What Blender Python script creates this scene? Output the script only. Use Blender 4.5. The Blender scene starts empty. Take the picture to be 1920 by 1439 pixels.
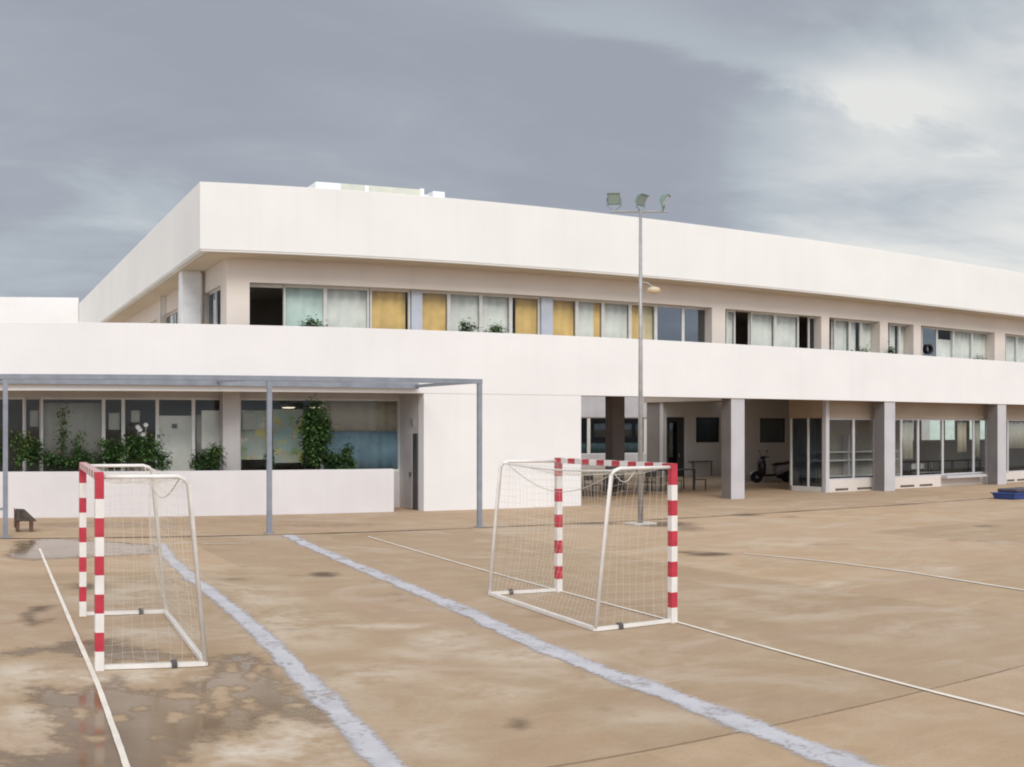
import bpy, math, random
import numpy as np
from mathutils import Vector, Matrix, Euler

random.seed(11)
rng = np.random.RandomState(5)
S = bpy.context.scene
COL = S.collection
R = math.radians

# ------------------------------------------------------------------ camera frame of the place
# The photograph is a cut from a sweep panorama: a cylindrical camera 2.55 m above the court.
RX, RY, X0, HOR, EYE = 2200.0, 1900.0, -80.0, 802.0, 2.55
W, H = 1920.0, 1439.0


def ang(px):
    return (px - X0) / RX


def gp(px, py, z=0.0):
    """court point seen at a photo position"""
    d = RY * (EYE - z) / (py - HOR)
    return Vector((d * math.sin(ang(px)), d * math.cos(ang(px)), z))


def xat(px, Y):
    return math.tan(ang(px)) * Y


def zat(px, py, Y):
    return EYE - (py - HOR) * Y / math.cos(ang(px)) / RY


# ------------------------------------------------------------------ materials
MAT = {}


def nodes_of(name):
    m = bpy.data.materials.new(name)
    m.use_nodes = True
    nt = m.node_tree
    b = nt.nodes['Principled BSDF']
    MAT[name] = m
    return m, nt, b


def mat(name, col, rough=0.6, metal=0.0, vary=0.08, scale=3.0, bump=0.0, streak=0.0, spec=0.5, dirt=None):
    """procedural paint: base colour with soft large and small variation, optional vertical weather streaks"""
    m, nt, b = nodes_of(name)
    N, L = nt.nodes, nt.links
    tc = N.new('ShaderNodeTexCoord')
    n1 = N.new('ShaderNodeTexNoise')
    n1.inputs['Scale'].default_value = scale
    n1.inputs['Detail'].default_value = 5
    L.new(tc.outputs['Object'], n1.inputs['Vector'])
    mx = N.new('ShaderNodeMix')
    mx.data_type = 'RGBA'
    lo = [c * (1 - vary * 1.4) for c in col]
    hi = [min(1, c * (1 + vary)) for c in col]
    if dirt:
        lo = [c * (1 - vary) + d * vary for c, d in zip(col, dirt)]
    mx.inputs[6].default_value = (*lo, 1)
    mx.inputs[7].default_value = (*hi, 1)
    rp = N.new('ShaderNodeMapRange')
    rp.inputs[1].default_value = 0.3
    rp.inputs[2].default_value = 0.7
    L.new(n1.outputs['Fac'], rp.inputs[0])
    L.new(rp.outputs[0], mx.inputs[0])
    out = mx.outputs[2]
    if streak > 0:
        mp = N.new('ShaderNodeMapping')
        mp.inputs['Scale'].default_value = (2.2, 2.2, 0.12)
        L.new(tc.outputs['Object'], mp.inputs['Vector'])
        n2 = N.new('ShaderNodeTexNoise')
        n2.inputs['Scale'].default_value = 1.6
        n2.inputs['Detail'].default_value = 6
        L.new(mp.outputs[0], n2.inputs['Vector'])
        r2 = N.new('ShaderNodeMapRange')
        r2.inputs[1].default_value = 0.5
        r2.inputs[2].default_value = 0.8
        r2.inputs[4].default_value = streak
        L.new(n2.outputs['Fac'], r2.inputs[0])
        m2 = N.new('ShaderNodeMix')
        m2.data_type = 'RGBA'
        m2.inputs[7].default_value = (*[c * 0.55 for c in col], 1)
        L.new(r2.outputs[0], m2.inputs[0])
        L.new(out, m2.inputs[6])
        out = m2.outputs[2]
    L.new(out, b.inputs['Base Color'])
    b.inputs['Roughness'].default_value = rough
    b.inputs['Metallic'].default_value = metal
    b.inputs['Specular IOR Level'].default_value = spec
    if bump > 0:
        n3 = N.new('ShaderNodeTexNoise')
        n3.inputs['Scale'].default_value = 40
        n3.inputs['Detail'].default_value = 4
        L.new(tc.outputs['Object'], n3.inputs['Vector'])
        bp = N.new('ShaderNodeBump')
        bp.inputs['Strength'].default_value = bump
        bp.inputs['Distance'].default_value = 0.02
        L.new(n3.outputs['Fac'], bp.inputs['Height'])
        L.new(bp.outputs[0], b.inputs['Normal'])
    return m


def glass(name, tint, base=0.04, rough=0.02):
    """window glass: lets the room show through, mirrors more at grazing angles"""
    m = bpy.data.materials.new(name)
    m.use_nodes = True
    nt = m.node_tree
    N, L = nt.nodes, nt.links
    for n in list(N):
        N.remove(n)
    o = N.new('ShaderNodeOutputMaterial')
    t = N.new('ShaderNodeBsdfTransparent')
    t.inputs[0].default_value = (*tint, 1)
    g = N.new('ShaderNodeBsdfGlossy')
    g.inputs['Roughness'].default_value = rough
    g.inputs[0].default_value = (0.9, 0.95, 1, 1)
    f = N.new('ShaderNodeLayerWeight')
    f.inputs[0].default_value = 0.5
    pw = N.new('ShaderNodeMath')
    pw.operation = 'POWER'
    pw.inputs[1].default_value = 5
    L.new(f.outputs['Facing'], pw.inputs[0])
    a = N.new('ShaderNodeMath')
    a.operation = 'MULTIPLY_ADD'
    a.inputs[1].default_value = 1 - base
    a.inputs[2].default_value = base
    L.new(pw.outputs[0], a.inputs[0])
    x = N.new('ShaderNodeMixShader')
    L.new(a.outputs[0], x.inputs[0])
    L.new(t.outputs[0], x.inputs[1])
    L.new(g.outputs[0], x.inputs[2])
    L.new(x.outputs[0], o.inputs[0])
    MAT[name] = m
    return m


mat('white_render', (0.79, 0.765, 0.745), 0.85, vary=0.03, scale=0.5, bump=0.12, streak=0.05)
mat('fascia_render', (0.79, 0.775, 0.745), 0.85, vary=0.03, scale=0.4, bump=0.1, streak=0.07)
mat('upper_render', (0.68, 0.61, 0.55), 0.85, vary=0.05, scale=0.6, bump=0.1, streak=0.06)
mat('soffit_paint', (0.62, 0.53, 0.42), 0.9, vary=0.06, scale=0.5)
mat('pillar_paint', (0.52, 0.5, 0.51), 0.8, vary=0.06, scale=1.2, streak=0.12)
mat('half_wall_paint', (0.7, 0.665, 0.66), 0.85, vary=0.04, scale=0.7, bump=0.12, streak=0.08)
mat('pillar_shade', (0.2, 0.18, 0.175), 0.8, vary=0.1, scale=1.2)  # darker pillar tone with the porch shade put into the colour
mat('grey_wall', (0.5, 0.47, 0.46), 0.85, vary=0.08, scale=0.9, streak=0.1)
mat('beige_panel', (0.38, 0.3, 0.23), 0.8, vary=0.08, scale=0.8)
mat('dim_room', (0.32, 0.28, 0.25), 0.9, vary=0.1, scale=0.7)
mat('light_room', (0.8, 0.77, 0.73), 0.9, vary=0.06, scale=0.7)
mat('alu_frame', (0.66, 0.65, 0.62), 0.45, metal=0.0, vary=0.05, scale=4)
mat('blue_mullion', (0.5, 0.53, 0.6), 0.5, vary=0.06, scale=3)
mat('blind_yellow', (0.82, 0.53, 0.2), 0.8, vary=0.14, scale=1.7)
mat('blind_faded', (0.7, 0.56, 0.36), 0.85, vary=0.14, scale=1.5)
mat('blind_pale', (0.8, 0.77, 0.73), 0.85, vary=0.09, scale=1.8)
mat('blind_green', (0.64, 0.74, 0.7), 0.8, vary=0.1, scale=1.3)
mat('blind_blue', (0.16, 0.25, 0.32), 0.8, vary=0.16, scale=1.5)
mat('blind_beige', (0.4, 0.34, 0.27), 0.85, vary=0.1, scale=0.8)
mat('blind_dusty', (0.4, 0.37, 0.33), 0.85, vary=0.14, scale=0.9)
mat('steel_blue', (0.245, 0.262, 0.3), 0.5, vary=0.12, scale=3, streak=0.2)
mat('galvanised', (0.36, 0.35, 0.34), 0.45, metal=0.2, vary=0.12, scale=5)
mat('goal_white', (0.78, 0.74, 0.69), 0.4, vary=0.06, scale=6, streak=0.1)
mat('goal_red', (0.5, 0.035, 0.06), 0.4, vary=0.14, scale=7)
mat('net_cord', (0.6, 0.55, 0.47), 0.9, vary=0.08)
mat('clamp_dark', (0.09, 0.08, 0.075), 0.5, vary=0.2)
mat('lamp_green', (0.2, 0.28, 0.26), 0.5, vary=0.1)
mat('lamp_lens', (0.3, 0.37, 0.34), 0.15, vary=0.05)
mat('lantern_cream', (0.62, 0.5, 0.33), 0.5, vary=0.08)
mat('concrete_pad', (0.52, 0.48, 0.43), 0.9, vary=0.12, scale=6, bump=0.3)
mat('leaf_dark', (0.032, 0.075, 0.019), 0.55, vary=0.35, scale=9)
mat('leaf_mid', (0.062, 0.128, 0.03), 0.55, vary=0.35, scale=9)
mat('leaf_light', (0.12, 0.16, 0.04), 0.55, vary=0.3, scale=9)
mat('petal_white', (0.42, 0.41, 0.39), 0.6, vary=0.05)
mat('stem_brown', (0.09, 0.06, 0.035), 0.8, vary=0.2)
mat('terracotta', (0.24, 0.1, 0.055), 0.8, vary=0.15)
mat('board_white', (0.74, 0.69, 0.65), 0.6, vary=0.07, scale=2)
mat('dark_wood', (0.05, 0.04, 0.034), 0.6, vary=0.25, scale=5)
mat('dark_metal', (0.035, 0.034, 0.036), 0.45, vary=0.2)
mat('hood_grey', (0.1, 0.105, 0.1), 0.5, vary=0.15)
mat('rubber', (0.018, 0.018, 0.019), 0.85, vary=0.2)
mat('scooter_silver', (0.5, 0.5, 0.52), 0.3, metal=0.2, vary=0.05)
mat('scooter_black', (0.03, 0.03, 0.034), 0.3, vary=0.1)
mat('door_grey', (0.44, 0.4, 0.39), 0.6, vary=0.06)
mat('door_dark', (0.055, 0.05, 0.055), 0.5, vary=0.15)
mat('blue_plastic', (0.03, 0.065, 0.24), 0.4, vary=0.15)
mat('lid_dark', (0.07, 0.06, 0.075), 0.5, vary=0.15)
mat('bark_brown', (0.085, 0.07, 0.055), 0.85, vary=0.35, scale=8)
mat('rust_brown', (0.13, 0.07, 0.045), 0.85, vary=0.3, scale=8)
mat('shutter_white', (0.76, 0.765, 0.77), 0.6, vary=0.06)
mat('roof_unit_white', (0.82, 0.81, 0.81), 0.5, vary=0.04)
mat('roof_unit_cream', (0.6, 0.6, 0.5), 0.5, vary=0.06)
mat('seat_white', (0.6, 0.58, 0.57), 0.5, vary=0.05)
glass('clear_glass', (0.95, 0.97, 0.96), 0.012)
glass('tinted_glass', (0.5, 0.55, 0.57), 0.05)
glass('mirror_glass', (0.45, 0.5, 0.54), 0.16)

m, nt, b = nodes_of('lit_lamp')
b.inputs['Base Color'].default_value = (0.9, 0.85, 0.7, 1)
b.inputs['Emission Color'].default_value = (1, 0.9, 0.68, 1)
b.inputs['Emission Strength'].default_value = 1.0


def poster_mat(name, seed):
    """pupils' paint: soft patches of yellow, green, orange and pale blue"""
    m, nt, b = nodes_of(name)
    N, L = nt.nodes, nt.links
    tc = N.new('ShaderNodeTexCoord')
    col = None
    prev = (0.42, 0.45, 0.42, 1)
    for i, (c, sc_, lo) in enumerate((((0.36, 0.5, 0.5, 1), 1.6, 0.5), ((0.62, 0.52, 0.2, 1), 2.3, 0.5), ((0.3, 0.4, 0.18, 1), 2.9, 0.56), ((0.62, 0.36, 0.2, 1), 3.7, 0.6), ((0.68, 0.66, 0.6, 1), 3.1, 0.6))):
        mp = N.new('ShaderNodeMapping')
        mp.inputs['Location'].default_value = (seed + i * 3.7, seed * 2.3 + i, seed * 0.7 - i * 2.1)
        L.new(tc.outputs['Object'], mp.inputs[0])
        n = N.new('ShaderNodeTexNoise')
        n.inputs['Scale'].default_value = sc_
        n.inputs['Detail'].default_value = 2
        L.new(mp.outputs[0], n.inputs['Vector'])
        r = N.new('ShaderNodeMapRange')
        r.inputs[1].default_value = lo
        r.inputs[2].default_value = lo + 0.13
        r.inputs[4].default_value = 0.85
        L.new(n.outputs['Fac'], r.inputs[0])
        x = N.new('ShaderNodeMix')
        x.data_type = 'RGBA'
        L.new(r.outputs[0], x.inputs[0])
        if col is None:
            x.inputs[6].default_value = prev
        else:
            L.new(col, x.inputs[6])
        x.inputs[7].default_value = c
        col = x.outputs[2]
    L.new(col, b.inputs['Base Color'])
    b.inputs['Roughness'].default_value = 0.8
    return m


poster_mat('poster_paint', 1.7)
poster_mat('poster_paint_two', 4.1)


# ------------------------------------------------------------------ mesh builder
class MB:
    def __init__(s):
        s.v, s.f, s.m, s.mats = [], [], [], []

    def mi(s, name):
        if name not in s.mats:
            s.mats.append(name)
        return s.mats.index(name)

    def poly(s, pts, faces, mt=None):
        k = len(s.v)
        s.v += [tuple(p) for p in pts]
        i = s.mi(mt) if mt else 0
        for f in faces:
            s.f.append(tuple(k + q for q in f))
            s.m.append(i)

    def box(s, a, c, mt=None, M=None):
        (x0, y0, z0), (x1, y1, z1) = a, c
        x0, x1 = min(x0, x1), max(x0, x1)
        y0, y1 = min(y0, y1), max(y0, y1)
        z0, z1 = min(z0, z1), max(z0, z1)
        p = [Vector(q) for q in ((x0, y0, z0), (x1, y0, z0), (x1, y1, z0), (x0, y1, z0), (x0, y0, z1), (x1, y0, z1), (x1, y1, z1), (x0, y1, z1))]
        if M is not None:
            p = [M @ q for q in p]
        s.poly(p, [(0, 3, 2, 1), (4, 5, 6, 7), (0, 1, 5, 4), (1, 2, 6, 5), (2, 3, 7, 6), (3, 0, 4, 7)], mt)

    def tube(s, pts, r, n=8, mt=None, r2=None, cap=True, square=False):
        """round (or square) bar along a polyline"""
        pts = [Vector(p) for p in pts]
        k = len(pts)
        rings = []
        for i, p in enumerate(pts):
            t = (pts[min(i + 1, k - 1)] - pts[max(i - 1, 0)]).normalized()
            up = Vector((0, 0, 1)) if abs(t.z) < 0.9 else Vector((0, 1, 0))
            u = t.cross(up).normalized()
            w = u.cross(t).normalized()
            rr = r if r2 is None else r + (r2 - r) * i / (k - 1)
            q = []
            for j in range(n):
                a = 2 * math.pi * (j + 0.5) / n
                q.append(p + (u * math.cos(a) + w * math.sin(a)) * rr)
            rings.append(q)
        vs = [v for q in rings for v in q]
        fs = []
        for i in range(k - 1):
            for j in range(n):
                fs.append((i * n + j, i * n + (j + 1) % n, (i + 1) * n + (j + 1) % n, (i + 1) * n + j))
        if cap:
            fs.append(tuple(range(n))[::-1])
            fs.append(tuple((k - 1) * n + j for j in range(n)))
        s.poly(vs, fs, mt)

    def lathe(s, c, prof, n=16, mt=None, axis='z', M=None):
        """surface of revolution: prof is a list of (radius, height)"""
        vs = []
        for r_, h in prof:
            for j in range(n):
                a = 2 * math.pi * j / n
                p = Vector((r_ * math.cos(a), r_ * math.sin(a), h))
                if axis == 'y':
                    p = Vector((p.x, p.z, p.y))
                if axis == 'x':
                    p = Vector((p.z, p.x, p.y))
                if M is not None:
                    p = M @ p
                vs.append(p + Vector(c))
        fs = []
        for i in range(len(prof) - 1):
            for j in range(n):
                fs.append((i * n + j, i * n + (j + 1) % n, (i + 1) * n + (j + 1) % n, (i + 1) * n + j))
        fs.append(tuple(range(n))[::-1])
        fs.append(tuple((len(prof) - 1) * n + j for j in range(n)))
        s.poly(vs, fs, mt)

    def build(s, name, mt=None, parent=None, loc=None, smooth=False, bevel=0.0):
        me = bpy.data.meshes.new(name)
        off = Vector((0, 0, 0))
        if parent is not None:
            o_ = parent
            while o_ is not None:
                off += o_.location
                o_ = o_.parent
        if loc is not None:
            off += Vector(loc)
        me.from_pydata([tuple(Vector(p) - off) for p in s.v], [], s.f)
        if mt:
            me.materials.append(MAT[mt])
        else:
            for q in s.mats:
                me.materials.append(MAT[q])
            me.polygons.foreach_set('material_index', s.m)
        if smooth:
            me.polygons.foreach_set('use_smooth', [True] * len(me.polygons))
        me.update()
        o = bpy.data.objects.new(name, me)
        COL.objects.link(o)
        if parent is not None:
            o.parent = parent
        if loc is not None:
            o.location = loc
        if bevel > 0:
            md = o.modifiers.new('edge', 'BEVEL')
            md.width = bevel
            md.segments = 2
            md.limit_method = 'ANGLE'
        return o


def tag(o, label=None, cat=None, group=None, kind=None):
    if label:
        o['label'] = label
    if cat:
        o['category'] = cat
    if group:
        o['group'] = group
    if kind:
        o['kind'] = kind
    return o


def empty(name, loc, label, cat, group=None):
    o = bpy.data.objects.new(name, None)
    o.empty_display_size = 0.3
    o.location = loc
    COL.objects.link(o)
    return tag(o, label, cat, group)


def one(name, fn, mt, parent, **k):
    b_ = MB()
    fn(b_)
    return b_.build(name, mt, parent, **k)


def bx(name, a, c, mt, parent, **k):
    return one(name, lambda q: q.box(a, c), mt, parent, **k)


# ------------------------------------------------------------------ sky and light
w = bpy.data.worlds.new('World')
S.world = w
w.use_nodes = True
nt = w.node_tree
N, L = nt.nodes, nt.links
for n in list(N):
    N.remove(n)
SUN_EL, SUN_AZ = 40.0, 198.0      # azimuth measured from +Y clockwise: behind the camera, a little to its left
out = N.new('ShaderNodeOutputWorld')
bg = N.new('ShaderNodeBackground')
bg.inputs[1].default_value = 0.1
sky = N.new('ShaderNodeTexSky')
sky.sky_type = 'NISHITA'
sky.sun_disc = False
sky.sun_elevation = R(SUN_EL)
sky.sun_rotation = R(SUN_AZ)
tc = N.new('ShaderNodeTexCoord')
sep = N.new('ShaderNodeSeparateXYZ')
L.new(tc.outputs['Generated'], sep.inputs[0])


def math_(op, a=None, b_=None, c=None, clamp=False):
    n_ = N.new('ShaderNodeMath')
    n_.operation = op
    n_.use_clamp = clamp
    for i, q in enumerate((a, b_, c)):
        if q is None:
            continue
        if isinstance(q, (int, float)):
            n_.inputs[i].default_value = q
        else:
            L.new(q, n_.inputs[i])
    return n_.outputs[0]


def dirdot(az, el):
    v = Vector((math.sin(R(az)) * math.cos(R(el)), math.cos(R(az)) * math.cos(R(el)), math.sin(R(el))))
    n_ = N.new('ShaderNodeVectorMath')
    n_.operation = 'DOT_PRODUCT'
    n_.inputs[1].default_value = v
    L.new(tc.outputs['Generated'], n_.inputs[0])
    return n_.outputs['Value']


def ramp_(v, a, b_, lo=0.0, hi=1.0):
    n_ = N.new('ShaderNodeMapRange')
    n_.interpolation_type = 'SMOOTHSTEP'
    n_.inputs[1].default_value = a
    n_.inputs[2].default_value = b_
    n_.inputs[3].default_value = lo
    n_.inputs[4].default_value = hi
    L.new(v, n_.inputs[0])
    return n_.outputs[0]


# cloud deck: directions projected on a flat layer overhead, so the clouds close up towards the horizon
zc = math_('ADD', math_('MAXIMUM', sep.outputs[2], 0.0), 0.16)
cx = math_('DIVIDE', sep.outputs[0], zc)
cy = math_('DIVIDE', sep.outputs[1], zc)
comb = N.new('ShaderNodeCombineXYZ')
L.new(cx, comb.inputs[0])
L.new(cy, comb.inputs[1])


def cloud(scale, detail, off, dist=0.6, rough=0.55, sx=1.0):
    mp = N.new('ShaderNodeMapping')
    mp.inputs['Location'].default_value = off
    mp.inputs['Rotation'].default_value = (0, 0, R(27))
    mp.inputs['Scale'].default_value = (sx, 1, 1)
    L.new(comb.outputs[0], mp.inputs[0])
    n_ = N.new('ShaderNodeTexNoise')
    n_.inputs['Scale'].default_value = scale
    n_.inputs['Detail'].default_value = detail
    n_.inputs['Roughness'].default_value = rough
    n_.inputs['Distortion'].default_value = dist
    L.new(mp.outputs[0], n_.inputs['Vector'])
    return n_.outputs['Fac']


big = cloud(0.75, 3, (3.1, 1.4, 0), 0.5, 0.5)
fine = cloud(2.3, 6, (7.7, 2.2, 0), 0.7, 0.56, 0.8)
wisp = cloud(5.2, 7, (1.7, 5.2, 0), 0.9, 0.6, 0.55)
cl = math_('ADD', math_('ADD', math_('MULTIPLY', big, 0.56), math_('MULTIPLY', fine, 0.34)), math_('MULTIPLY', wisp, 0.1))
# brighter breaks low on the right and high on the right of the view
def azv(px, py):
    el_ = math.degrees(math.atan((HOR - py) / RY))
    return math.degrees(ang(px)), el_


def ridge(p0, p1):
    """signed height above the great circle through two sky directions"""
    q_ = []
    for p_ in (p0, p1):
        a_, e_ = azv(*p_)
        q_.append(Vector((math.sin(R(a_)) * math.cos(R(e_)), math.cos(R(a_)) * math.cos(R(e_)), math.sin(R(e_)))))
    n_ = q_[1].cross(q_[0]).normalized()
    if n_.z < 0:
        n_.negate()
    k_ = N.new('ShaderNodeVectorMath')
    k_.operation = 'DOT_PRODUCT'
    k_.inputs[1].default_value = n_
    L.new(tc.outputs['Generated'], k_.inputs[0])
    return k_.outputs['Value']


# breaks in the overcast: a lit cloud edge high on the right, a pale gap low on the right
brk = ramp_(dirdot(*azv(1880, 440)), 0.955, 0.998, 0, 0.31)
cl = math_('MULTIPLY_ADD', math_('SUBTRACT', cl, 0.5), 1.25, 0.5)
patch = ramp_(dirdot(*azv(60, 300)), 0.985, 1.0, 0, 0.07)
cl = math_('ADD', cl, patch)
wob = math_('ADD', math_('MULTIPLY', math_('SUBTRACT', fine, 0.5), 0.09), math_('MULTIPLY', math_('SUBTRACT', wisp, 0.5), 0.045))
rd = math_('ADD', ridge((880, 20), (1580, 190)), wob)
edge_ = math_('MULTIPLY', ramp_(rd, -0.012, 0.008), ramp_(rd, 0.01, 0.055, 1.0, 0.12))
brk2 = math_('MULTIPLY', edge_, ramp_(dirdot(*azv(1430, 130)), 0.972, 0.999, 0, 0.13))
brk3 = ramp_(dirdot(*azv(820, 240)), 0.993, 1.0, -0.015, 0.035)
dark = ramp_(dirdot(*azv(300, 480)), 0.93, 1.0, 0, -0.13)
brk4 = ramp_(dirdot(*azv(700, 20)), 0.97, 1.0, 0, 0.03)
cl = math_('ADD', cl, brk4)
dark2 = ramp_(dirdot(*azv(1150, 330)), 0.965, 1.0, 0, -0.09)
dark3 = ramp_(dirdot(*azv(1800, 60)), 0.975, 1.0, 0, -0.14)
cl = math_('ADD', cl, dark3)
cl = math_('ADD', math_('ADD', math_('ADD', cl, brk), math_('ADD', brk2, brk3)), math_('ADD', dark, dark2))
cr = N.new('ShaderNodeValToRGB')
e = cr.color_ramp.elements
e[0].position = 0.36
e[0].color = (0.292, 0.312, 0.358, 1)
e[1].position = 0.78
e[1].color = (0.66, 0.665, 0.65, 1)
for p, c in ((0.47, (0.322, 0.346, 0.392, 1)), (0.545, (0.37, 0.408, 0.448, 1)), (0.63, (0.455, 0.49, 0.52, 1))):
    k = e.new(p)
    k.color = c
L.new(cl, cr.inputs[0])
# the overcast is thin and bright round the hidden sun behind the viewer
glow = ramp_(dirdot(SUN_AZ, SUN_EL), -0.35, 0.95, 1.0, 2.6)
sc = N.new('ShaderNodeVectorMath')
sc.operation = 'SCALE'
L.new(cr.outputs[0], sc.inputs[0])
L.new(math_('MULTIPLY', glow, 10.0), sc.inputs['Scale'])
mixs = N.new('ShaderNodeMix')
mixs.data_type = 'RGBA'
mixs.inputs[0].default_value = 0.97
L.new(sky.outputs[0], mixs.inputs[6])
L.new(sc.outputs[0], mixs.inputs[7])
L.new(mixs.outputs[2], bg.inputs[0])
L.new(bg.outputs[0], out.inputs[0])

sl = bpy.data.lights.new('sun', 'SUN')
sl.energy = 1.5
sl.angle = R(26)
sl.color = (1.0, 0.95, 0.88)
so = bpy.data.objects.new('sun', sl)
COL.objects.link(so)
sd = Vector((math.sin(R(SUN_AZ)) * math.cos(R(SUN_EL)), math.cos(R(SUN_AZ)) * math.cos(R(SUN_EL)), math.sin(R(SUN_EL))))
so.location = sd * 60
so.rotation_euler = sd.to_track_quat('Z', 'Y').to_euler()

# ------------------------------------------------------------------ camera
cd = bpy.data.cameras.new('camera')
cam = bpy.data.objects.new('camera', cd)
COL.objects.link(cam)
cam.location = (0, 0, EYE)
AZC = ang(W / 2)
cam.rotation_euler = (R(90), 0, -AZC)
cd.type = 'PANO'
cp = cd if hasattr(cd, 'panorama_type') else cd.cycles
cp.panorama_type = 'CENTRAL_CYLINDRICAL'
cp.central_cylindrical_range_u_min = -W / 2 / RX
cp.central_cylindrical_range_u_max = W / 2 / RX
cp.central_cylindrical_range_v_min = -(H - HOR) / RY
cp.central_cylindrical_range_v_max = HOR / RY
cp.central_cylindrical_radius = 1.0
cd.clip_end = 3000
cd.clip_start = 0.05
S.camera = cam
S.view_settings.view_transform = 'Standard'
S.view_settings.look = 'None'
S.view_settings.gamma = 1
S.view_settings.exposure = 0.25
S.cycles.filter_width = 2.0
S.cycles.max_bounces = 10
S.cycles.transparent_max_bounces = 16
S.cycles.sample_clamp_indirect = 6

# ------------------------------------------------------------------ ground
def span(a, b_, d):
    return list(np.arange(a, b_ - 1e-6, d))


xs = [-900, -300, -100, -40, -15] + span(-6, -0.6, 0.3) + span(-0.6, 4.6, 0.05) + span(4.6, 12, 0.1) + span(12, 44, 0.35) + [44, 60, 90, 150, 400, 1000]
ys = [-900, -300, -100, -30, -8, 0, 3] + span(5, 6, 0.25) + span(6, 14, 0.05) + span(14, 28, 0.1) + span(28, 46, 0.6) + [46, 60, 100, 200, 500, 1200]
xs, ys = np.array(xs), np.array(ys)
GX, GY = np.meshgrid(xs, ys)
P = np.stack([GX.ravel(), GY.ravel()], 1)


def gpoly(px):
    return [tuple(gp(x, y).xy) for x, y in px]


def soft(poly, edge):
    """signed distance to a polygon, squeezed to 0..1 across +-edge metres"""
    p = np.array(poly)
    q = np.roll(p, -1, 0)
    d = np.full(len(P), 1e9)
    ins = np.zeros(len(P), bool)
    lo, hi = p.min(0) - edge * 1.5, p.max(0) + edge * 1.5
    near = np.all((P > lo) & (P < hi), 1)
    Q = P[near]
    dn = np.full(len(Q), 1e9)
    inn = np.zeros(len(Q), bool)
    for a, c in zip(p, q):
        e_ = c - a
        t = np.clip(((Q - a) @ e_) / max(e_ @ e_, 1e-9), 0, 1)
        dn = np.minimum(dn, np.linalg.norm(Q - a - t[:, None] * e_, axis=1))
        cnd = (a[1] > Q[:, 1]) != (c[1] > Q[:, 1])
        with np.errstate(divide='ignore', invalid='ignore'):
            xi = (c[0] - a[0]) * (Q[:, 1] - a[1]) / (c[1] - a[1]) + a[0]
        inn ^= cnd & (Q[:, 0] < xi)
    sdn = np.where(inn, dn, -dn)
    r_ = np.zeros(len(P))
    r_[near] = np.clip(0.5 + sdn / (2 * edge), 0, 1)
    return r_


def ell(cx_, cy_, rx, ry, n=14):
    return [(cx_ + rx * math.cos(2 * math.pi * i / n), cy_ + ry * math.sin(2 * math.pi * i / n)) for i in range(n)]


wet = np.zeros(len(P))
stain_shade = np.zeros(len(P))
pale = np.zeros(len(P))
main = [(62, 1290), (110, 1293), (170, 1292), (203, 1277), (216, 1266), (238, 1280), (262, 1297), (330, 1293), (372, 1276), (392, 1262), (392, 1240), (420, 1229), (480, 1226), (500, 1238), (515, 1262), (535, 1280), (560, 1300), (605, 1318), (625, 1345), (600, 1362), (560, 1350), (520, 1342), (480, 1366), (420, 1380), (370, 1402), (325, 1439), (240, 1500), (-30, 1500), (-20, 1408), (60, 1415), (108, 1405), (110, 1385), (95, 1360), (75, 1335), (55, 1312)]
wet = np.maximum(wet, soft(gpoly(main), 0.3))
wet = np.maximum(wet, 0.8 * soft(gpoly([(-20, 1222), (60, 1213), (130, 1200), (215, 1194), (262, 1212), (385, 1233), (300, 1246), (210, 1240), (100, 1226), (-20, 1238)]), 0.25))
wet = np.maximum(wet, 0.9 * soft(gpoly([(0, 1046), (30, 1016), (90, 1009), (150, 1012), (300, 1022), (300, 1040), (170, 1046), (60, 1052)]), 0.3))
for q in [(415, 1308, 15, 22), (468, 1321, 15, 13), (436, 1252, 12, 9), (487, 1254, 13, 10), (473, 1270, 10, 7), (411, 1341, 12, 8), (510, 1346, 22, 12), (225, 1348, 17, 5), (152, 1338, 14, 9), (296, 1383, 11, 6), (340, 1306, 26, 5), (555, 1325, 12, 5), (380, 1330, 10, 10), (180, 1385, 24, 5), (445, 1290, 10, 5), (270, 1330, 12, 5), (330, 1345, 18, 9), (130, 1300, 20, 4)]:
    wet = np.minimum(wet, 1 - 0.95 * soft(gpoly(ell(*q)), 0.12))
stain_shade = np.maximum(stain_shade, 0.8 * soft(gpoly([(38, 1152), (60, 1137), (112, 1134), (90, 1145), (62, 1153), (72, 1164), (112, 1158), (62, 1177), (44, 1168)]), 0.14))
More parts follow.
